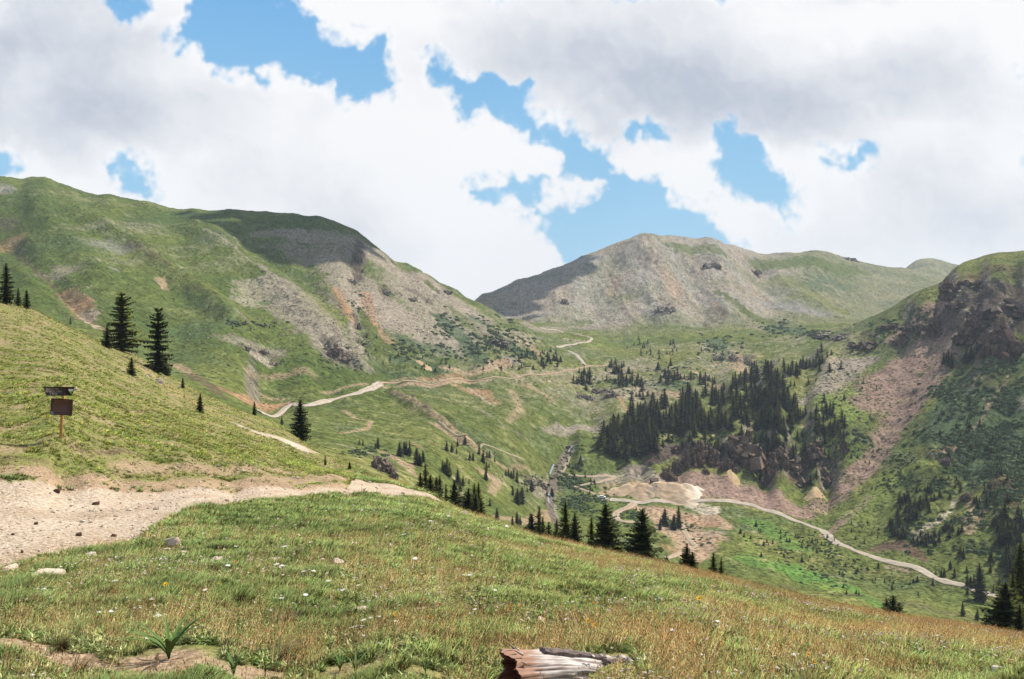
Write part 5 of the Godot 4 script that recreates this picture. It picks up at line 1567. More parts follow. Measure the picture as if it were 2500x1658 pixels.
func make_scrub() -> void:
	var bush := bush_mesh(5, 70)
	var rounds := [
		[2440,1000,70,70,520,0.9,2.2,420], [2470,1120,50,70,420,0.9,2.2,420], [2390,1120,70,60,360,0.9,2.0,420], [2310,960,50,40,150,0.8,1.8,480], [2290,1060,60,50,240,0.8,1.8,480], [2420,900,60,30,150,0.8,1.8,480], [2420,1190,80,50,320,0.8,2.0,400], [2330,1200,60,40,160,0.7,1.6,400], [2200,1150,50,70,90,0.7,1.5,450], [2080,970,30,40,40,0.7,1.5,560], [2100,1060,40,40,60,0.8,2.0,500], [2240,1290,60,40,160,0.7,1.8,400], [2400,1320,70,50,160,0.8,1.8,380],
		[1090,790,30,30,90,1.0,2.4,600], [1170,870,60,30,160,1.0,2.2,600], [1210,820,60,40,190,1.0,2.4,600], [1010,850,70,25,110,0.9,2.0,560], [1270,860,40,30,110,0.9,2.2,600], [830,870,40,30,70,0.8,1.8,500], [610,790,50,8,40,0.9,2.0,480], [880,740,20,20,40,0.8,1.8,560], [640,850,40,20,40,0.6,1.4,450],
		[1900,805,50,14,150,1.2,2.6,700], [1760,850,50,30,110,1.0,2.2,700], [1990,815,40,10,80,1.0,2.4,700], [1650,920,60,25,110,0.8,1.8,640], [1520,935,60,25,120,0.8,1.8,640], [2150,800,50,20,90,0.8,1.8,600], [2240,770,40,20,60,0.8,1.8,600],
		[1390,1190,40,40,260,0.7,1.7,420], [1450,1230,50,25,140,0.6,1.4,420], [1400,1120,25,20,90,0.7,1.6,480], [1310,1180,40,16,70,0.6,1.4,420], [890,1105,40,10,60,0.5,1.3,280], [1540,1270,40,20,80,0.5,1.2,400], [1620,1290,40,25,90,0.5,1.2,400], [1700,1310,30,30,40,0.5,1.2,400], [1950,1340,120,40,140,0.4,1.1,380], [2060,1390,90,30,90,0.4,1.0,380], [1960,1110,60,40,120,0.6,1.5,540], [1700,1070,120,20,60,0.6,1.4,540],
		[250,1140,260,16,0,0.2,0.4,25]]
	var list := []
	var tints := []
	var knots := ground_noise(3, 620, 22.0, 3)
	for c in rounds:
		for k in int(c[4] * 1.5):
			var p := hit(c[0] + rng.randfn() * 0.6 * c[2], c[1] + rng.randfn() * 0.6 * c[3], c[7])
			if knots.get_noise_2d(p.x, p.z) < rng.randf_range(-0.2, 0.25) or -p.z < c[7]:
				continue
			var h := rng.randf_range(c[5], c[6]) * 0.85
			list.append(Transform3D(Basis(Vector3.UP, rng.randf() * TAU).scaled(Vector3(h * rng.randf_range(0.9, 1.5), h * rng.randf_range(0.7, 1.1), h)), p + Vector3(0, 0.1 * h, 0)))
			tints.append(Color(0.055, 0.082, 0.032).lerp(Color(0.10, 0.13, 0.07), rng.randf()) * rng.randf_range(0.75, 1.3))
	scatter("willow_scrub", bush, M.leaf, list, tints, "low dark green willow scrub covering parts of the mountain slopes", "scrub")
	# tussocks and small boulders over all the far slopes
	var tussock := bush_mesh(9, 22)
	var tufts := []
	var tuft_tints := []
	var lots := [[0,1290,430,1000,4600,480,0.3,0.8], [640,1450,930,1240,2600,250,0.2,0.5], [1250,2150,780,980,2600,640,0.35,0.85], [1440,2100,880,1160,1500,540,0.3,0.7], [1950,2500,880,1440,5000,370,0.3,0.75], [1770,2300,1230,1480,1500,370,0.2,0.5], [2050,2500,640,880,1800,560,0.4,0.9], [1200,2300,600,800,900,1100,0.5,1.0]]
	var where := ground_noise(3, 630, 60.0, 3)
	for c in lots:
		for k in c[4]:
			var p := hit(rng.randf_range(c[0], c[1]), rng.randf_range(c[2], c[3]), c[5])
			if p.z < -2600.0 or where.get_noise_2d(p.x, p.z) < rng.randf_range(-0.5, 0.35):
				continue
			var h := rng.randf_range(c[6], c[7])
			tufts.append(Transform3D(Basis(Vector3.UP, rng.randf() * TAU).scaled(Vector3(h * rng.randf_range(1.0, 2.0), h * 0.8, h * rng.randf_range(1.0, 2.0))), p))
			tuft_tints.append(Color(0.065, 0.095, 0.028).lerp(Color(0.13, 0.15, 0.05), rng.randf()) * rng.randf_range(0.7, 1.2))
	scatter("mountain_tussocks", tussock, M.leaf, tufts, tuft_tints, "small grass tussocks and low bushes dotting all the far slopes", "tussocks")
	var stones := []
	var stone_tints := []
	var screes := [[300,700,320,160,700,0.3,1.0,500], [650,800,250,130,900,0.3,1.2,500], [1100,840,180,80,600,0.3,1.2,560], [1050,1040,200,90,500,0.2,0.7,260], [1700,880,300,90,700,0.3,1.1,640], [2250,1150,220,200,700,0.25,0.9,400], [1900,720,250,80,400,0.6,1.6,1100], [960,770,160,90,700,0.5,2.0,560], [700,740,100,80,400,0.5,1.8,480], [640,860,60,30,200,0.4,1.3,450], [850,850,60,40,260,0.5,1.8,480], [1200,820,60,40,160,0.6,2.0,600], [1500,720,170,70,700,0.8,2.6,1050], [1750,700,120,70,450,0.8,2.6,1050], [1720,1190,140,30,420,0.3,1.1,500], [2250,880,110,90,500,0.4,1.4,560], [2400,760,100,60,260,0.6,2.4,600], [1150,1090,80,40,240,0.3,0.9,350], [1300,1200,50,40,220,0.3,0.9,420], [1360,1180,20,60,240,0.3,1.1,420], [1650,1290,80,40,260,0.3,0.9,400], [960,1130,40,30,120,0.3,1.0,280], [1780,880,80,40,220,0.4,1.4,650], [1480,960,60,15,150,0.4,1.4,640], [2380,1260,50,40,140,0.3,1.2,380], [400,900,60,40,60,0.3,0.9,90], [200,740,60,60,160,0.4,1.4,450], [1900,1120,120,40,200,0.4,1.6,540]]
	for c in screes:
		for k in c[4]:
			var a := rng.randf() * TAU
			var r := sqrt(rng.randf())
			var p := hit(c[0] + cos(a) * r * c[2], c[1] + sin(a) * r * c[3], c[7])
			var h := rng.randf_range(c[5], c[6]) * (0.5 + 0.5 * rng.randf())
			stones.append(Transform3D(Basis.from_euler(Vector3(rng.randf() * 3, rng.randf() * 6, rng.randf() * 3)).scaled(Vector3(h * rng.randf_range(0.8, 1.5), h * rng.randf_range(0.5, 0.9), h)), p))
			stone_tints.append(Color(0.2, 0.17, 0.14).lerp(Color(0.36, 0.32, 0.27), rng.randf()) * rng.randf_range(0.55, 1.15))
	scatter("scree_stones", stone_mesh(8, 7, 5), M.leaf, stones, stone_tints, "loose grey and buff stones strewn over the screes", "scree stones")

func stone_mesh(s: int, around := 14, up := 9) -> ArrayMesh:
	var r := RandomNumberGenerator.new()
	r.seed = 300 + s
	var v := PackedVector3Array()
	var c := PackedColorArray()
	cut_block(r, 12, around, up, Vector3.ZERO, Vector3.ONE, Color.WHITE, v, c)
	return mesh_of(v, PackedVector3Array(), c, PackedInt32Array())

# ---------------------------------------------------------------- a hut and a parked car by the spoil heap
func box(size: Vector3, at: Vector3, bevel := 0.03) -> ArrayMesh:
	var s := SurfaceTool.new()
	s.begin(Mesh.PRIMITIVE_TRIANGLES)
	var h := size * 0.5
	var b := minf(bevel, minf(h.x, minf(h.y, h.z)) * 0.5)
	var rings := [[-h.y, b], [-h.y + b, 0.0], [h.y - b, 0.0], [h.y, b]]
	var p := []
	for r in rings:
		var x: float = h.x - r[1]
		var z: float = h.z - r[1]
		var ring := []
		for q in [[-x, -z + b], [-x + b, -z], [x - b, -z], [x, -z + b], [x, z - b], [x - b, z], [-x + b, z], [-x, z - b]]:
			ring.append(at + Vector3(q[0], r[0], q[1]))
		p.append(ring)
	for k in 3:
		for i in 8:
			var j := (i + 1) % 8
			for t in [p[k][i], p[k][j], p[k + 1][i], p[k][j], p[k + 1][j], p[k + 1][i]]:
				s.add_vertex(t)
	for i in range(1, 7):
		for t in [p[3][0], p[3][i], p[3][i + 1], p[0][0], p[0][i + 1], p[0][i]]:
			s.add_vertex(t)
	s.generate_normals()
	return s.commit()

func make_small_things() -> void:
	var p := hit(1597, 1184, 430.0)
	p = Vector3(p.x, ground(p.x / 584.0, 584.0), -584.0) if p.z > -560.0 else p
	var o := base("hut", p, 0.2)
	tag(o, "tiny dark timber hut behind the top of the spoil heap", "hut")
	var wood := plain(Color(0.06, 0.045, 0.04))
	put("wall", box(Vector3(4.4, 3.2, 3.4), Vector3(0, 1.5, 0)), wood, o)
	var rs := SurfaceTool.new()
	rs.begin(Mesh.PRIMITIVE_TRIANGLES)
	for z in [-1.0, 1.0]:
		var q := [Vector3(-2.5, 3.0, 2.0 * z), Vector3(2.5, 3.0, 2.0 * z), Vector3(2.5, 4.1, 0), Vector3(-2.5, 4.1, 0)]
		for t in [q[0], q[1], q[2], q[0], q[2], q[3]]:
			rs.add_vertex(t)
	for x in [-2.5, 2.5]:
		for t in [Vector3(x, 3.0, -2.0), Vector3(x, 4.1, 0), Vector3(x, 3.0, 2.0)]:
			rs.add_vertex(t)
	rs.generate_normals()
	put("roof", rs.commit(), plain(Color(0.09, 0.075, 0.07)), o)
	put("door", box(Vector3(1.0, 2.0, 0.08), Vector3(0.6, 1.0, 1.76), 0.01), plain(Color(0.03, 0.025, 0.022)), o)
	p = hit(1470, 1219, 430.0)
	var car := base("parked_car", p + Vector3(0, 0.45, 0), 0.25)
	tag(car, "small light grey off-road car parked at the left end of the spoil heap", "car")
	var paint := plain(Color(0.62, 0.64, 0.66), 0.35)
	put("body", box(Vector3(4.3, 0.75, 1.8), Vector3(0, 0.75, 0), 0.12), paint, car)
	put("cabin", box(Vector3(2.5, 0.7, 1.6), Vector3(-0.35, 1.45, 0), 0.16), paint, car)
	var glass := plain(Color(0.03, 0.035, 0.04), 0.1)
	put("windscreen", box(Vector3(0.05, 0.5, 1.35), Vector3(0.92, 1.45, 0), 0.01), glass, car)
	for z in [-0.81, 0.81]:
		put("side_window", box(Vector3(1.0, 0.45, 0.04), Vector3(0.2, 1.48, z), 0.01), glass, car)
		put("side_window", box(Vector3(1.0, 0.45, 0.04), Vector3(-0.95, 1.48, z), 0.01), glass, car)
		for x in [-1.35, 1.35]:
			var c := CylinderMesh.new()
			c.top_radius = 0.37
			c.bottom_radius = 0.37
			c.height = 0.26
			c.radial_segments = 16
			var w := put("wheel", c, plain(Color(0.03, 0.03, 0.03)), car)
			w.position = Vector3(x, 0.37, z)
			w.rotation.x = PI / 2

# ---------------------------------------------------------------- the sign on the hillside
# lettering too small to read in the photograph: rows of short light strokes where its words stand
func worn_lettering(w: int, h: int, ground_color: Color, ink: Color, rows: Array) -> ImageTexture:
	var im := Image.create(w, h, false, Image.FORMAT_RGB8)
	im.fill(ground_color.linear_to_srgb())
	var r := RandomNumberGenerator.new()
	r.seed = 12
	for k in 900:
		var q := Rect2i(r.randi_range(0, w), r.randi_range(0, h), r.randi_range(2, 18), 1)
		im.fill_rect(q, (ground_color * r.randf_range(0.7, 1.35)).linear_to_srgb())
	for row in rows:
		var x: float = row[1]
		for word in row[4]:
			for letter in word:
				var wide: float = row[3] * r.randf_range(0.42, 0.62)
				var stem := maxi(1, int(row[3] * 0.17))
				var c := ink.linear_to_srgb()
				im.fill_rect(Rect2i(int(x), int(row[2]), stem, int(row[3])), c)
				match r.randi_range(0, 4):
					0: im.fill_rect(Rect2i(int(x), int(row[2]), int(wide), stem), c)
					1: im.fill_rect(Rect2i(int(x), int(row[2] + row[3] * 0.45), int(wide), stem), c)
					2:
						im.fill_rect(Rect2i(int(x), int(row[2]), int(wide), stem), c)
						im.fill_rect(Rect2i(int(x), int(row[2] + row[3]) - stem, int(wide), stem), c)
					3: im.fill_rect(Rect2i(int(x + wide) - stem, int(row[2]), stem, int(row[3])), c)
					4: im.fill_rect(Rect2i(int(x), int(row[2] + row[3]) - stem, int(wide), stem), c)
				x += wide + row[3] * 0.22
			x += row[3] * 0.55
	return ImageTexture.create_from_image(im)

func slab(outline: PackedVector2Array, back: float, front: float) -> ArrayMesh:
	var s := SurfaceTool.new()
	s.begin(Mesh.PRIMITIVE_TRIANGLES)
	var t := Geometry2D.triangulate_polygon(outline)
	var lo := outline[0]
	var hi := outline[0]
	for p in outline:
		lo = lo.min(p)
		hi = hi.max(p)
	for face in 2:
		var z := front if face == 0 else back
		for k in range(0, t.size(), 3):
			var tri := [outline[t[k]], outline[t[k + 1]], outline[t[k + 2]]]
			var ccw: bool = (tri[1] - tri[0]).cross(tri[2] - tri[0]) > 0.0
			if ccw == (face == 0):
				tri.reverse()
			for p in tri:
				s.set_uv((p - lo) / (hi - lo) * Vector2(1, -1) + Vector2(0, 1))
				s.add_vertex(Vector3(p.x, p.y, z))
	for k in outline.size():
		var a := outline[k]
		var b := outline[(k + 1) % outline.size()]
		for q in [Vector3(a.x, a.y, front), Vector3(b.x, b.y, back), Vector3(b.x, b.y, front), Vector3(a.x, a.y, front), Vector3(a.x, a.y, back), Vector3(b.x, b.y, back)]:
			s.set_uv(Vector2.ZERO)
			s.add_vertex(q)
	s.generate_normals()
	return s.commit()

func make_sign() -> void:
	var p := hit(147, 1070, 28.0)
	var k := -p.z / FPX            # metres per pixel there
	var o := base("information_sign", p + Vector3(0, -0.15, 0), 0.08)
	o.rotation.z = -0.07
	tag(o, "brown notice on a wooden post, with a dark tapered board above a square one", "sign")
	var f := 1.04
	var wood := plain(Color(0.36, 0.19, 0.07), 0.85)
	put("post", box(Vector3(5.4 * k * f, 128 * k + 0.15, 6.4 * k), Vector3(0, (128 * k + 0.15) * 0.5, 0), 0.008), wood, o)
	var w := 36.5 * k * f
	var top := 127.0 * k + 0.15
	var low := 105.5 * k + 0.15
	var brown := Color(0.022, 0.012, 0.009)
	var board := put("upper_board", slab(PackedVector2Array([Vector2(-w, top), Vector2(-w * 0.79, low), Vector2(w * 0.75, low), Vector2(w, top)]), 0.075, 0.115), plain(brown), o)
	var face := StandardMaterial3D.new()
	face.albedo_texture = worn_lettering(640, 190, brown, Color(0.36, 0.29, 0.27), [[0, 80.0, 22.0, 38.0, ["aaaaaaaa", "aaaa"]], [0, 60.0, 80.0, 40.0, ["aaa", "aaaaaa", "aaaaa"]], [0, 170.0, 136.0, 36.0, ["aa", "aaaaaa"]]])
	face.roughness = 0.8
	put("lettering", slab(PackedVector2Array([Vector2(-w * 0.96, top - 0.012), Vector2(-w * 0.77, low + 0.012), Vector2(w * 0.42, low + 0.012), Vector2(w * 0.42, top - 0.012)]), 0.116, 0.118), face, board)
	put("emblem_white", slab(PackedVector2Array([Vector2(w * 0.54, top - 5.0 * k), Vector2(w * 0.745, low + 3.0 * k), Vector2(w * 0.93, top - 5.0 * k)]), 0.116, 0.12), plain(Color(0.55, 0.58, 0.52)), board)
	put("emblem_green", slab(PackedVector2Array([Vector2(w * 0.62, top - 10.5 * k), Vector2(w * 0.745, low + 3.0 * k), Vector2(w * 0.86, top - 10.5 * k)]), 0.1205, 0.123), plain(Color(0.16, 0.27, 0.07)), board)
	put("worn_corner", slab(PackedVector2Array([Vector2(w * 0.97, top + 0.01), Vector2(w * 0.93, top - 5.0 * k), Vector2(w * 1.02, top - 5.5 * k), Vector2(w * 1.07, top)]), 0.07, 0.118), plain(Color(0.62, 0.56, 0.45)), board)
	var lw := 24.5 * k * f
	var lt := 98.0 * k + 0.15
	var lb := 58.0 * k + 0.15
	board.rotation.z = 0.06
	var panel := put("lower_board", slab(PackedVector2Array([Vector2(-lw, lt), Vector2(-lw, lb), Vector2(lw, lb), Vector2(lw, lt)]), 0.075, 0.11), plain(Color(0.055, 0.02, 0.012)), o)
	var text := StandardMaterial3D.new()
	var small := []
	for r in 9:
		small.append([0, 60.0, 96.0 + r * 30.0, 17.0, ["aaaaaa", "aaa", "aaaaa", "aaaa", "aaaaaaa"]])
	text.albedo_texture = worn_lettering(512, 440, Color(0.06, 0.022, 0.014), Color(0.2, 0.13, 0.11), small + [[0, 90.0, 36.0, 34.0, ["aaaaaa", "aaaaaaa"]]])
	text.roughness = 0.8
	put("lettering", slab(PackedVector2Array([Vector2(-lw * 0.97, lt - 0.01), Vector2(-lw * 0.97, lb + 0.01), Vector2(lw * 0.97, lb + 0.01), Vector2(lw * 0.97, lt - 0.01)]), 0.111, 0.113), text, panel)
	put("emblem", slab(PackedVector2Array([Vector2(-lw * 0.93, lb + 8.5 * k), Vector2(-lw * 0.93, lb + 1.5 * k), Vector2(-lw * 0.66, lb + 1.5 * k), Vector2(-lw * 0.66, lb + 8.5 * k)]), 0.1135, 0.116), plain(Color(0.16, 0.19, 0.24)), panel)

# ---------------------------------------------------------------- the rotten log
func make_log() -> void:
	var d := 7.15
	var r := ray(1242, 1648)
	var at := Vector3(r.x * d, EYE + r.y * d, -d)
	var o := base("rotten_log", at)
	o.scale = Vector3.ONE * 0.9
	tag(o, "weathered hollow log with a rotten red end, lying in the grass at the bottom edge", "log")
	var axis := Vector3(0.80, -0.17, -0.46).normalized()
	var up := Vector3(0.16, 0.98, 0.1)
	up = (up - axis * up.dot(axis)).normalized()
	var out := axis.cross(up)
	var n := ground_noise(3, 401, 0.35, 4)
	var grain := ground_noise(3, 402, 1.0, 4)
	var wood := StandardMaterial3D.new()
	wood.vertex_color_use_as_albedo = true
	wood.roughness = 0.85
	var around := 96
	var along := 70
	# outer skin and hollow inside share a ragged rim
	var rim := func(a: float): return 0.10 * n.get_noise_2d(cos(a) * 0.6 + 3.0, sin(a) * 0.6) + 0.05 * grain.get_noise_2d(a * 3.0, 1.0) + 0.07 * maxf(0.0, cos(a)) - 0.02
	for skin in 2:
		var v := PackedVector3Array()
		var c := PackedColorArray()
		var ix := PackedInt32Array()
		for j in along + 1:
			var t := j / float(along)
			for i in around:
				var a := TAU * i / around
				var start: float = -rim.call(a)
				var x := lerpf(start, 1.15 if skin == 0 else 0.62, t)
				var groove := grain.get_noise_2d(a * 7.0, x * 0.9)
				var fine := grain.get_noise_2d(a * 22.0 + 9.0, x * 1.6)
				var rad: float = lerpf(0.21, 0.12, clampf(x / 1.3, 0, 1)) * (1.0 + 0.28 * n.get_noise_2d(cos(a) * 0.5, sin(a) * 0.5 + x * 0.7)) + 0.030 * groove + 0.010 * fine
				rad *= 1.0 - 0.12 * cos(a * 2.0)
				if skin == 1:
					rad = lerpf(rad - 0.026, rad * 0.5, smoothstep(0.0, 1.0, t))
				if skin == 0 and j == along:
					rad *= 0.4
				var bend := 0.03 * sin(x * 3.0) + 0.05 * smoothstep(0.85, 1.2, x)
				var p := axis * x + up * (cos(a) * rad + bend) + out * sin(a) * rad
				v.append(p)
				var q := Color(0.47, 0.435, 0.42).lerp(Color(0.22, 0.185, 0.165), clampf(0.42 + 2.2 * fine + 0.8 * n.get_noise_2d(x * 3.0, a), 0, 1))
				q = q.lerp(Color(0.085, 0.05, 0.04), clampf(-groove * 4.2 - 0.3, 0.0, 1.0))
				q = q.lerp(Color(0.22, 0.10, 0.05), clampf(0.22 - x - start + 0.35 * groove, 0.0, 0.14) * 6.0)
				if skin == 1:
					q = Color(0.10, 0.028, 0.016).lerp(Color(0.24, 0.09, 0.04), clampf(0.35 + 1.2 * fine - t, 0.0, 1.0))
				c.append(q)
		for j in along:
			for i in around:
				var a := j * around + i
				var b := j * around + (i + 1) % around
				var quad := [a, a + around, b, b, a + around, b + around] if skin == 1 else [a, b, a + around, b, b + around, a + around]
				for q in quad:
					ix.append(q)
		var s := SurfaceTool.new()
		s.create_from_arrays(mesh_of(v, PackedVector3Array(), c, ix).surface_get_arrays(0))
		s.generate_normals()
		put("shell" if skin == 0 else "rotten_core", s.commit(), wood, o)
	# bark that still clings along the top, broken splinters at the end, a knot at the far end
	for piece in [[0.30, 1.02, 0.25, 0.02], [0.92, 1.2, -0.5, 0.035]]:
		var v := PackedVector3Array()
		var c := PackedColorArray()
		var ix := PackedInt32Array()
		for j in 31:
			var x: float = lerpf(piece[0], piece[1], j / 30.0)
			for i in 9:
				var a: float = piece[2] + (i - 4) * 0.085 + 0.2 * n.get_noise_2d(x * 2.0, 7.0)
				var edge := absf(i - 4) / 4.0
				var rad: float = lerpf(0.21, 0.12, clampf(x / 1.3, 0, 1)) * (1.0 - 0.12 * cos(a * 2.0)) * 1.1 + piece[3] * (1.0 - edge * edge) + 0.025 * grain.get_noise_2d(x * 9.0, a * 9.0)
				if i == 0 or i == 8 or j == 0 or j == 30:
					rad -= 0.05
				v.append(axis * x + up * (cos(a) * rad + 0.03 * sin(x * 3.0) + 0.05 * smoothstep(0.85, 1.2, x)) - out * sin(a) * rad)
				c.append(Color(0.16, 0.12, 0.11).lerp(Color(0.045, 0.03, 0.028), clampf(0.5 + 1.4 * grain.get_noise_2d(x * 14.0, a * 16.0), 0, 1)))
		for j in 30:
			for i in 8:
				var a := j * 9 + i
				for q in [a, a + 1, a + 9, a + 1, a + 10, a + 9]:
					ix.append(q)
		put("bark_strip", mesh_of(v, PackedVector3Array(), c, ix), wood, o)
	var rs := RandomNumberGenerator.new()
	rs.seed = 44
	for k in 5:
		var a := -0.9 + k * 0.4 + rs.randf_range(-0.1, 0.1)
		var st := SurfaceTool.new()
		st.begin(Mesh.PRIMITIVE_TRIANGLES)
		var root := axis * 0.05 + up * cos(a) * 0.22 + out * sin(a) * 0.22
		var tip := root - axis * rs.randf_range(0.05, 0.12) + up * rs.randf_range(0.0, 0.05)
		var w := rs.randf_range(0.007, 0.016)
		var ring := [root + up * w, root + out * w * 1.6, root - up * w, root - out * w * 1.6]
		for i in 4:
			st.add_vertex(ring[i]); st.add_vertex(tip); st.add_vertex(ring[(i + 1) % 4])
		st.generate_normals()
		put("splinter", st.commit(), plain(Color(0.46, 0.36, 0.3) * rs.randf_range(0.5, 1.1)), o)
	var knot := blob(24, 14, func(q: Vector3): return axis * 1.17 + up * 0.11 + out * 0.02 + q * Vector3(0.11, 0.075, 0.10) * (1.0 + 0.6 * n.get_noise_3dv(q * 0.6) + 0.4 * grain.get_noise_3dv(q * 2.0)), func(q: Vector3, p: Vector3): return Color(0.13, 0.1, 0.095).lerp(Color(0.5, 0.46, 0.44), clampf(grain.get_noise_3dv(q * 2.5) * 2.0 + 0.2, 0, 1)), false)
	put("knot", knot, wood, o)

# ---------------------------------------------------------------- stones
var clear_spots := []             # x, depth, radius kept free of grass

func make_stones() -> void:
	var shapes := []
	for s in 5:
		shapes.append(stone_mesh(s + 20, 18, 12))
	var pale := Color(0.66, 0.54, 0.44)
	var dark := Color(0.11, 0.072, 0.055)
	var list := [
		[137,1200,17,9,dark,"dark brown stone lying on the far left of the dirt road"], [233,1230,17,7,dark,"flat dark stone left of the middle of the dirt road"], [88,1279,11,7,dark,"small dark stone in the middle of the dirt road"], [191,1306,16,8,dark,"brown stone near the lower edge of the dirt road"], [278,1308,13,7,Color(0.2,0.12,0.09),"reddish stone on the lower right of the dirt road"], [32,1305,9,5,dark,"tiny dark stone at the lower left of the dirt road"], [54,1348,9,7,Color(0.2,0.11,0.08),"small red-brown stone at the lowest edge of the dirt road"],
		[424,1330,38,26,pale,"big square pale stone at the grassy edge of the dirt road"], [405,1346,24,13,pale,"flat pale stone just below the big square one"], [450,1352,26,10,pale,"low pale slab right of the big square stone"], [225,1358,26,13,Color(0.58,0.53,0.48),"white stone in the grass below the dirt road"], [184,1369,13,9,pale,"small tan stone left of the white stone below the road"], [126,1378,22,7,pale,"low pale stone at the left end of the grass strip"], [126,1404,86,12,pale,"long low pale slab in the grass at the left"], [250,1379,9,6,pale,"tiny pale stone right below the white stone"], [100,1366,14,7,pale,"pale pebble by the road edge on the left"], [25,1392,50,14,pale,"broad pale stone at the left edge by the road"],
		[822,1380,34,20,Color(0.55,0.46,0.38),"rounded pinkish stone standing clear in the middle meadow"], [528,1368,24,10,pale,"flat light stone in the grass right of the square stone"], [668,1368,26,9,pale,"low tan stone half hidden in grass left of the rounded one"], [960,1402,18,9,Color(0.58,0.53,0.47),"small white stone right of the rounded pinkish stone"], [945,1400,24,6,pale,"flat tan stone touching the small white stone"], [1131,1256,18,12,Color(0.52,0.42,0.36),"pinkish stone near the meadow's crest"], [1188,1294,12,8,pale,"little pale stone right of the one near the crest"], [882,1494,40,18,pale,"slanting tan stone in the grass above the yellow flower"], [505,1446,20,12,Color(0.42,0.36,0.31),"grey pointed stone in the left meadow"], [1322,1516,28,12,pale,"half buried tan stone left of the orange flowers"],
		[2160,1546,16,12,Color(0.55,0.5,0.46),"white stone at the top of the stony patch on the right"], [2162,1578,18,14,Color(0.5,0.45,0.42),"grey white stone low in the stony patch on the right"], [2440,1640,36,18,Color(0.56,0.52,0.5),"long white stone near the bottom right corner"], [2392,1626,16,10,pale,"tan stone left of the long white one at the right corner"], [2130,1562,16,9,pale,"tan stone left of the white ones in the stony patch"]]
	for k in list.size():
		var s: Array = list[k]
		var p := hit(s[0], s[1] + s[3] * 0.3, 4.0)
		var m := -p.z / FPX
		var mat: StandardMaterial3D = M.stone.duplicate()
		mat.albedo_color = (s[4] as Color).linear_to_srgb()
		mat.vertex_color_use_as_albedo = true
		var o := put("stone", shapes[k % 5], mat)
		o.position = p + Vector3(0, s[3] * m * 0.38, 0)
		clear_spots.append(Vector3(p.x, -p.z, s[2] * m * 0.62))
		o.rotation.y = k * 0.9
		var w: float = s[2] * m
		o.scale = Vector3(w * 1.1, s[3] * m * 1.25, w * 0.9)
		tag(o, s[5], "stone")
	# pebbles of the road
	var places := []
	var tints := []
	var small := stone_mesh(3, 7, 5)
	for k in 5200:
		var d := 13.0 * pow(4.4, rng.randf())
		var u := rng.randf_range(-0.62, 0.0)
		if bare_at(u, d) < 0.5 or rng.randf() < 0.55:
			continue
		var h := rng.randf_range(0.015, 0.045) * (2.2 if rng.randf() < 0.05 else 1.0) * clampf(d / 20.0, 0.8, 1.8)
		places.append(Transform3D(Basis.from_euler(Vector3(rng.randf() * 3, rng.randf() * 6, 0)).scaled(Vector3(h * 1.5, h, h * 1.2)), spot(u, d) + Vector3(0, h * 0.2, 0)))
		tints.append(Color(0.5, 0.42, 0.34).lerp(Color(0.24, 0.18, 0.14), pow(rng.randf(), 3.0)) * rng.randf_range(0.8, 1.15))
	scatter("pebbles", small, M.leaf, places, tints, "loose pebbles on the dirt road and the bare soil", "pebbles")

# ---------------------------------------------------------------- grass and flowers
# a tuft of bent blades; lean is where the wind pushes them
func tuft(s: int, blades: int, spread: float, width: float, lean: Vector3, droop: float, segs: int, head: float) -> ArrayMesh:
	var r := RandomNumberGenerator.new()
	r.seed = s
	var v := PackedVector3Array()
	var n := PackedVector3Array()
	var c := PackedColorArray()
	for b in blades:
		var a := r.randf() * TAU
		var out := Vector3(cos(a), 0, sin(a))
		var foot := out * r.randf() * spread * 0.5
		var high := r.randf_range(0.5, 1.0)
		var go := out * r.randf_range(0.1, 1.0) * spread + lean * r.randf_range(0.5, 1.2)
		var side := Vector3(-sin(a + r.randf()), 0, cos(a)).normalized() * width * r.randf_range(0.6, 1.2)
		var tone := r.randf_range(0.72, 1.25)
		var tint := Color(tone * r.randf_range(0.9, 1.15), tone, tone * 0.95)
		var was_l := foot - side
		var was_r := foot + side
		for k in segs:
			var t := (k + 1.0) / segs
			var mid := foot + go * t * t * high + Vector3(0, high * (t - droop * t * t), 0)
			var w := side * (1.0 - t)
			if head > 0.0 and k == segs - 1:
				w = Vector3.ZERO
			var pts := [was_l, mid - w, was_r, was_r, mid - w, mid + w] if k < segs - 1 else [was_l, mid, was_r]
			for p in pts:
				v.append(p)
				n.append((Vector3.UP + out * 0.8).normalized())
				c.append(tint)
			was_l = mid - w
			was_r = mid + w
		if head > 0.0:
			var top := foot + go * high + Vector3(0, high * (1.0 - droop), 0)
			for k in 3:
				var q := Vector3(cos(k * 2.1), 0, sin(k * 2.1)) * head * 0.16
				for p in [top + q, top + Vector3(0, head, 0), top - q, top + q, top - q, top - Vector3(0, head * 0.6, 0)]:
					v.append(p)
					n.append((Vector3.UP + out * 0.4).normalized())
					c.append(Color(1.15, 0.92, 0.7) * tone)
	return mesh_of(v, n, c, PackedInt32Array())

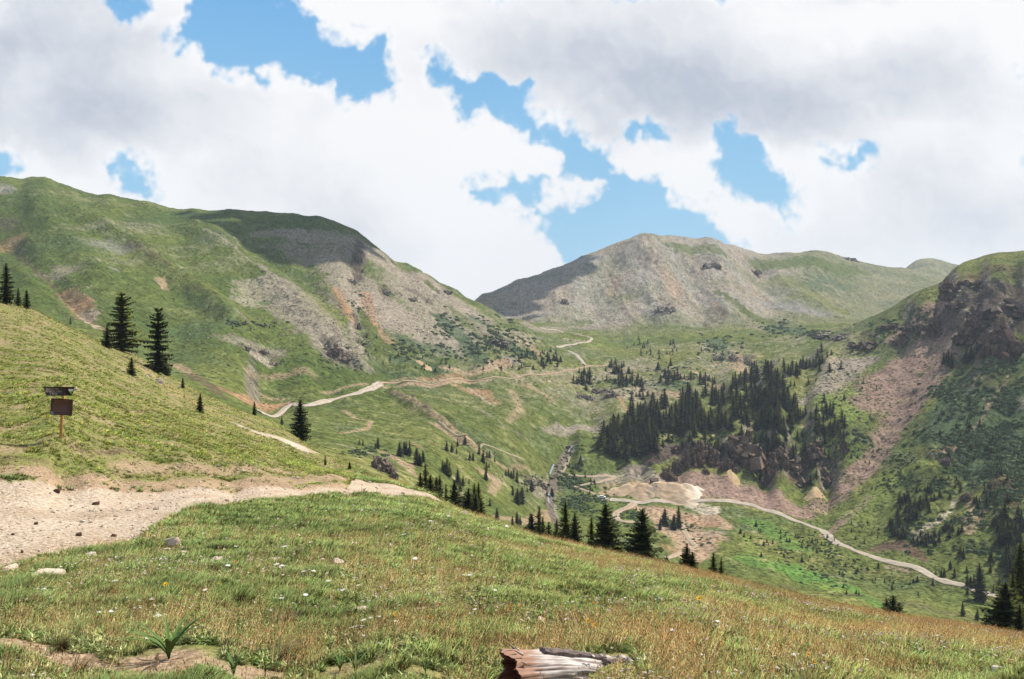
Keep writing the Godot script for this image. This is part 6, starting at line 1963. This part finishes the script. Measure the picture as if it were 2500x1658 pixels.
# low broad-leaved herbs
func herb(s: int, leaves: int, wide: float) -> ArrayMesh:
	var r := RandomNumberGenerator.new()
	r.seed = s
	var v := PackedVector3Array()
	var c := PackedColorArray()
	for b in leaves:
		var a := r.randf() * TAU
		var out := Vector3(cos(a), 0, sin(a))
		var side := Vector3(-sin(a), 0, cos(a)) * wide * r.randf_range(0.7, 1.2)
		var p := out * r.randf() * 0.25 + Vector3(0, r.randf() * 0.45, 0)
		var mid := p + out * 0.28 + Vector3(0, r.randf_range(0.15, 0.4), 0)
		var tip := p + out * r.randf_range(0.45, 0.75) + Vector3(0, r.randf_range(0.1, 0.5), 0)
		var tint := Color.WHITE * r.randf_range(0.75, 1.25)
		for q in [p, mid - side, tip, p, tip, mid + side]:
			v.append(q)
			c.append(tint)
	return mesh_of(v, PackedVector3Array(), c, PackedInt32Array())

func make_grass() -> void:
	# which ground near the camera shows (nothing nearer rises in front of it)
	var seen := PackedByteArray()
	seen.resize(NX * NZ)
	for i in NX:
		var top := -9.0
		for j in NZ:
			if D[j] > 150.0:
				break
			var s := SL[j * NX + i]
			seen[j * NX + i] = 1 if s > top - 0.012 else 0
			top = maxf(top, s)
	var wind := Vector3(0.42, 0, 0.06)
	var kinds := [
		["meadow_grass", tuft(1, 22, 0.55, 0.022, wind * 0.5, 0.25, 3, 0.0), "short green grass covering the meadow and the hillside"],
		["meadow_grass", tuft(2, 16, 0.75, 0.026, wind * 0.8, 0.35, 3, 0.0), "green grass bent by the wind across the meadow"],
		["dry_grass", tuft(3, 9, 0.35, 0.007, wind * 0.4, 0.12, 3, 0.07), "dry orange brown grass with seed heads over the meadow"],
		["meadow_herbs", herb(4, 30, 0.06), "low grey green leafy herbs in the meadow"]]
	var lists := [[], [], [], []]
	var tints := [[], [], [], []]
	var kind_noise := ground_noise(3, 501, 5.0, 4)
	var tone_noise := ground_noise(3, 502, 2.2, 4)
	var wide_noise := ground_noise(3, 503, 14.0, 3)
	var clump := ground_noise(3, 504, 0.8, 3)
	for k in 520000:
		# even spread over the ground as it is seen from the path: thinner with distance
		var d := 4.6 * pow(30.0, pow(rng.randf(), 0.9))
		if d > 140.0:
			continue
		var u := rng.randf_range(-0.64, 0.64)
		var i := int(column_at(u))
		var j := int(ring_at(d))
		if not seen[j * NX + i]:
			continue
		var x := u * d
		var by_log := absf(x - 0.42) < 0.62 and d > 6.85 and d < 7.7 + 0.3 * x
		var kept := false
		if d < 36.0:
			for q in clear_spots:
				if absf(q.y - d) < q.z * 1.3 and absf(q.x - x) < q.z:
					kept = true
					break
		if kept:
			continue
		var bare := BARE[j * NX + i]
		var px := 1250.0 + u * FPX
		var hill := d > 27.0 and px < 860.0 and SL[j * NX + i] > -0.172
		if rng.randf() < bare * 1.02:
			continue
		var kn := kind_noise.get_noise_2d(x, d)
		var tn := tone_noise.get_noise_2d(x, d)
		var wn := wide_noise.get_noise_2d(x, d)
		if not hill and rng.randf() < smoothstep(0.0, 0.34, tone_noise.get_noise_2d(x * 1.3 + 77.0, d * 1.3)) * 0.85 * smoothstep(300.0, 900.0, px):
			continue
		if hill and rng.randf() < 0.35 + smoothstep(-0.1, 0.35, tn) * 0.6:
			continue
		# drier to the right and along the crest, greener by the road
		var dry := clampf(0.04 + 0.09 * smoothstep(1500.0, 2300.0, px) + 0.13 * smoothstep(18.0, 32.0, d) * smoothstep(1100.0, 1700.0, px) + 0.3 * wn + 0.34 * kn, 0.015, 0.34)
		dry *= lerpf(0.4, 1.0, smoothstep(500.0, 1150.0, px + 260.0 * wn))
		if hill:
			dry = 0.04 + 0.1 * maxf(0.0, wn)
		var kind := 0
		var roll := rng.randf()
		if roll < dry:
			kind = 2
		elif roll < dry + clampf(0.26 + 0.5 * kn, 0.08, 0.5) * (0.35 if hill else 1.0):
			kind = 3
		elif rng.randf() < 0.5:
			kind = 1
		if by_log:
			if rng.randf() < 0.6:
				continue
			kind = 0
		var tall := rng.randf_range(0.09, 0.19)
		if kind < 2:
			tall *= lerpf(0.75, 1.4, smoothstep(-0.15, 0.4, clump.get_noise_2d(x, d))) * lerpf(1.08, 0.9, smoothstep(700.0, 1500.0, px))
		if by_log:
			tall = 0.05
		if kind == 2:
			tall = rng.randf_range(0.16, 0.28)
		if kind == 3:
			tall = rng.randf_range(0.045, 0.085)
		if d < 10.0 and px < 900.0 and kind < 2:
			tall *= 0.85
		tall *= clampf(0.85 + d / 90.0, 1.0, 1.4) * (0.7 if hill else 1.0)
		var fat := tall * clampf(0.9 + d / 60.0, 1.0, 1.9) * rng.randf_range(0.9, 1.3)
		if kind == 3:
			fat = tall * rng.randf_range(1.1, 1.7)
		lists[kind].append(Transform3D(Basis.from_euler(Vector3(rng.randf_range(-0.4, 0.3), rng.randf_range(-0.9, 0.9), rng.randf_range(-0.45, 0.25))) * Basis.from_scale(Vector3(fat, tall, fat)), spot(u, d) - Vector3(0, 0.01, 0)))
		var t := Color(0.12, 0.16, 0.045).lerp(Color(0.22, 0.22, 0.075), clampf(0.5 + 1.1 * tn + rng.randf_range(-0.3, 0.3), 0, 1))
		if hill:
			t = Color(0.13, 0.16, 0.03).lerp(Color(0.23, 0.215, 0.055), clampf(0.45 + 1.3 * tn + rng.randf_range(-0.2, 0.2), 0, 1))
		if not hill:
			t = t.lerp(Color(0.11, 0.145, 0.055), 0.4 * (1.0 - smoothstep(500.0, 1400.0, px)) + 0.5 * smoothstep(0.0, 0.4, clump.get_noise_2d(x, d)) * (1.0 - 0.5 * smoothstep(900.0, 1800.0, px)))
		if kind == 1:
			t = t.lerp(Color(0.09, 0.155, 0.05), 0.5)
		if kind == 2:
			t = Color(0.35, 0.25, 0.135).lerp(Color(0.38, 0.33, 0.20), rng.randf()).lerp(Color(0.2, 0.115, 0.055), 0.6 * rng.randf())
		if kind == 3:
			t = Color(0.11, 0.15, 0.045).lerp(Color(0.25, 0.26, 0.13), rng.randf())
		tints[kind].append(t * (1.7 if kind != 2 else 1.45) * rng.randf_range(0.5, 1.4) * clampf(1.0 + 0.9 * kn, 0.6, 1.4))
	# small pale heads too many to count
	var heads := []
	var head_tints := []
	for k in 13000:
		var d := 6.5 * pow(7.0, rng.randf())
		var u := rng.randf_range(-0.6, 0.6)
		var i := int(column_at(u))
		var j := int(ring_at(d))
		var x := u * d
		if not seen[j * NX + i] or BARE[j * NX + i] > 0.3 or kind_noise.get_noise_2d(x * 1.6 + 40.0, d * 1.6) < rng.randf_range(-0.05, 0.4):
			continue
		var h := rng.randf_range(0.018, 0.034) * clampf(d / 14.0, 0.8, 1.6)
		heads.append(Transform3D(Basis.from_euler(Vector3(rng.randf_range(-0.4, 0.4), rng.randf() * 6.0, rng.randf_range(-0.4, 0.4))).scaled(Vector3(h, h, h)), spot(u, d) + Vector3(0, rng.randf_range(0.08, 0.2), 0)))
		head_tints.append(Color(0.6, 0.57, 0.5).lerp(Color(0.5, 0.36, 0.26), rng.randf()) * rng.randf_range(0.7, 1.15))
	scatter("pale_seed_heads", herb(9, 14, 0.4), M.blade, heads, head_tints, "tiny pale flower and seed heads sprinkled over the meadow", "wildflowers")
	for k in kinds.size():
		scatter(kinds[k][0], kinds[k][1], M.blade, lists[k], tints[k], kinds[k][2], "grass" if k < 3 else "herbs")

func lily_mesh(s: int, leaves: int, wide: float, straight: float) -> Array:
	var r := RandomNumberGenerator.new()
	r.seed = s
	var all := []
	for b in leaves:
		var a := TAU * b / leaves + r.randf_range(-0.3, 0.3)
		var out := Vector3(cos(a), 0, sin(a))
		var side := Vector3(-sin(a), 0, cos(a))
		var high := r.randf_range(0.7, 1.0)
		var reach := r.randf_range(0.3, 0.75) * straight
		var v := PackedVector3Array()
		var c := PackedColorArray()
		var ix := PackedInt32Array()
		var tint := Color(0.07, 0.12, 0.035).lerp(Color(0.11, 0.17, 0.06), r.randf())
		for k in 9:
			var t := k / 8.0
			var mid := out * reach * pow(t, 1.6) + Vector3(0, high * (t - 0.28 * t * t * t), 0)
			var w := wide * sin(PI * clampf(0.12 + 0.88 * t, 0, 1)) * (1.0 - 0.4 * t)
			v.append(mid - side * w + Vector3(0, w * 0.5, 0)); v.append(mid - out * w * 0.2); v.append(mid + side * w + Vector3(0, w * 0.5, 0))
			for z in 3:
				c.append(tint * (0.9 if z == 1 else 1.05))
		for k in 8:
			for e in 2:
				var q := k * 3 + e
				for z in [q, q + 3, q + 1, q + 1, q + 3, q + 4]:
					ix.append(z)
		all.append(mesh_of(v, PackedVector3Array(), c, ix))
	return all

func make_plants() -> void:
	var lilies := [
		[412,1610,125,15,0.045,1.5,"big dark leafy rosette with long upright leaves at the lower left"], [570,1662,66,6,0.075,0.8,"broad green sprout with pointed leaves on the bare soil at the bottom edge"], [648,1666,50,3,0.06,0.3,"single upright broad leaf poking up right of the green sprout"], [868,1664,76,8,0.05,1.0,"clump of grey green leaves at the bottom edge left of the log"], [805,1595,46,7,0.06,1.1,"silvery leaf cluster above the bottom clump, left of the log"], [125,1600,26,7,0.09,1.2,"small pale leaf cluster on the bare soil at the left"], [1040,1660,62,10,0.03,1.0,"tuft of bright narrow leaves at the bottom edge left of the log"], [830,1640,60,12,0.035,1.2,"bluish spray of narrow leaves beside the grey green clump"]]
	for l in lilies:
		var p := hit(l[0], minf(l[1], 1650.0), 4.0)
		clear_spots.append(Vector3(p.x, -p.z + 0.05, l[2] * -p.z / FPX * 0.9))
		var h: float = l[2] * -p.z / FPX * 1.1
		var o := base("leafy_plant", p, rng.randf() * TAU)
		for m in lily_mesh(int(l[0]), l[3], l[4], l[5]):
			put("leaf", m, M.blade, o)
		o.scale = Vector3(h, h, h)
		tag(o, l[6], "plant")
	var bunches := [[150,1590,70,Color(0.10,0.085,0.04),"dark bunch of wiry grass on the bare soil at the left"], [690,1620,95,Color(0.10,0.115,0.06),"tall dark bunch of wind-bent grass left of the log"], [590,1480,90,Color(0.10,0.115,0.04),"dark bunch of upright grass in the left meadow"], [350,1340,46,Color(0.13,0.13,0.045),"brownish bunch of grass at the edge of the dirt road"], [190,1650,80,Color(0.13,0.10,0.05),"brown wind-bent bunch of grass at the bottom left"], [700,1530,60,Color(0.15,0.14,0.09),"pale wispy bunch of grass above the tall dark one"], [10,1630,70,Color(0.09,0.11,0.04),"dark green bunch of grass at the bottom left corner"], [520,1400,40,Color(0.10,0.12,0.04),"small dark bunch of grass in the left meadow by a flat stone"], [1440,1600,60,Color(0.13,0.2,0.045),"bright green bunch of grass below the orange flowers"]]
	for b in bunches:
		var p := hit(b[0], b[1], 4.0)
		var h: float = b[2] * -p.z / FPX * 1.05
		var o := put("grass_bunch", tuft(int(b[0]) + 7, 120, 0.75, 0.012, Vector3(0.5, 0, 0.05), 0.22, 4, 0.0), null)
		var m: StandardMaterial3D = M.blade.duplicate()
		m.albedo_color = (b[3] as Color).linear_to_srgb()
		o.material_override = m
		o.position = p
		o.scale = Vector3(h, h, h)
		tag(o, b[4], "grass bunch")
	# white flower heads: one is built, the others are copies of it
	var stem_m := plain(Color(0.1, 0.14, 0.05))
	var white := base("white_flower", Vector3.ZERO)
	var sm := CylinderMesh.new()
	sm.top_radius = 0.002
	sm.bottom_radius = 0.003
	sm.height = 0.22
	sm.radial_segments = 5
	var st := put("stem", sm, stem_m, white)
	st.position.y = 0.11
	var r := RandomNumberGenerator.new()
	r.seed = 3
	var v := PackedVector3Array()
	for k in 46:
		var a := r.randf() * TAU
		var q := Vector3(cos(a), 0, sin(a)) * sqrt(r.randf()) * 0.036 + Vector3(0, 0.22 + r.randf() * 0.012, 0)
		for e in 3:
			var z := TAU * e / 3.0 + a
			v.append(q); v.append(q + Vector3(cos(z), 0.25, sin(z)) * 0.011); v.append(q + Vector3(cos(z + 1.0), 0.25, sin(z + 1.0)) * 0.011)
	put("flower_head", mesh_of(v, PackedVector3Array(), PackedColorArray(), PackedInt32Array()), plain(Color(0.68, 0.66, 0.62)), white)
	tag(white, "white flat-topped flower head among the meadow grass", "flower", "white flowers in the meadow")
	var heads := [110,1463, 290,1452, 240,1515, 265,1520, 365,1490, 345,1510, 385,1530, 505,1470, 747,1475, 686,1493, 745,1478, 615,1590, 468,1558, 352,1582, 680,1412, 690,1410, 760,1420, 750,1422, 548,1412, 800,1445, 868,1442, 880,1450, 845,1460, 895,1545, 890,1552, 885,1565, 925,1598, 963,1540, 1162,1510, 1208,1457, 1145,1425, 1130,1422, 955,1332, 1010,1390, 1072,1372, 1290,1560, 920,1540, 908,1530, 700,1368, 1390,1535, 1680,1582, 1640,1570, 1880,1560, 1750,1540, 2010,1595, 1860,1610, 1710,1630, 1940,1630, 2110,1640, 870,1560, 1235,1300, 1100,1275, 1050,1290, 995,1330]
	for k in range(0, heads.size(), 2):
		var o: Node3D = white
		if k > 0:
			o = white.duplicate()
			o.name = numbered("white_flower")
			add_child(o)
		var p := hit(heads[k], heads[k + 1] + 8, 4.0)
		o.position = p
		o.rotation = Vector3(rng.randf_range(-0.25, 0.25), rng.randf() * 6.0, rng.randf_range(-0.35, 0.1))
		var f := clampf(-p.z / 12.0, 0.7, 1.8) * rng.randf_range(0.6, 1.0)
		o.scale = Vector3(f, f, f)
	# yellow and orange daisies
	var golds := [[1418,1545,1.3,"left flower of the orange pair above the log's right end"], [1432,1550,1.4,"right, brighter flower of the orange pair above the log's right end"], [956,1510,1.1,"yellow flower alone in the grass below the slanting stone"], [408,1453,1.1,"yellow flower alone in the left meadow"], [1050,1518,0.8,"thin yellow flower between the slanting stone and the log"], [1712,1494,1.3,"yellow flower in the dry grass of the middle right"], [1962,1624,1.1,"upper of two yellow flowers near the bottom right of the middle"], [1966,1636,1.0,"lower of two yellow flowers near the bottom right of the middle"]]
	for g in golds:
		var o: Node3D = daisy("yellow_flower", Color(0.75, 0.42, 0.02), Color(0.3, 0.12, 0.02), sm, stem_m)
		var p := hit(g[0], g[1] + 8, 4.0)
		o.position = p
		o.rotation = Vector3(rng.randf_range(0.5, 0.9), rng.randf_range(-0.5, 0.5), 0)
		var f: float = g[2] * clampf(-p.z / 12.0, 0.7, 1.1)
		o.scale = Vector3(f, f, f)
		tag(o, g[3], "flower")
	var rust := [1022,1486, 1030,1482, 1064,1484, 1078,1486, 1240,1492, 1255,1505, 1265,1500, 1430,1476, 1437,1486, 1232,1505, 1865,1594, 1690,1618, 1705,1622, 1720,1624, 1700,1628, 2165,1630, 2180,1634, 2172,1640, 1895,1590, 1640,1612, 2450,1630, 2460,1634, 570,1395, 575,1392]
	var first: Node3D = daisy("orange_flower", Color(0.45, 0.16, 0.025), Color(0.1, 0.04, 0.015), sm, stem_m)
	tag(first, "small rusty orange flower in the dry meadow grass", "flower", "rusty orange flowers in the meadow")
	for k in range(0, rust.size(), 2):
		var o: Node3D = first
		if k > 0:
			o = first.duplicate()
			o.name = numbered("orange_flower")
			add_child(o)
		var p := hit(rust[k], rust[k + 1] + 8, 4.0)
		o.position = p
		o.rotation = Vector3(rng.randf_range(0.3, 0.8), rng.randf_range(-0.8, 0.8), 0)
		var f := clampf(-p.z / 12.0, 0.5, 1.1) * rng.randf_range(0.6, 0.9)
		o.scale = Vector3(f, f, f)

func daisy(called: String, tint: Color, heart: Color, sm: Mesh, stem_m: Material) -> Node3D:
	var o := base(called, Vector3.ZERO)
	put("stem", sm, stem_m, o).position.y = 0.11
	var w := PackedVector3Array()
	for k in 11:
		var a := TAU * k / 11.0
		var b := a + 0.5
		var y := Vector3(0, 0.222, 0)
		w.append(y + Vector3(cos(a), 0, sin(a)) * 0.008); w.append(y + Vector3(cos(a + 0.1) * 0.03, 0.012, sin(a + 0.1) * 0.03)); w.append(y + Vector3(cos(b), 0, sin(b)) * 0.008)
		w.append(y + Vector3(cos(b), 0, sin(b)) * 0.008); w.append(y + Vector3(cos(a + 0.1) * 0.03, 0.012, sin(a + 0.1) * 0.03)); w.append(y + Vector3(cos(b - 0.1) * 0.03, 0.008, sin(b - 0.1) * 0.03))
	put("petals", mesh_of(w, PackedVector3Array(), PackedColorArray(), PackedInt32Array()), plain(tint), o)
	put("heart", blob(10, 6, func(q: Vector3): return q * Vector3(0.011, 0.007, 0.011) + Vector3(0, 0.226, 0)), plain(heart), o)
	return o
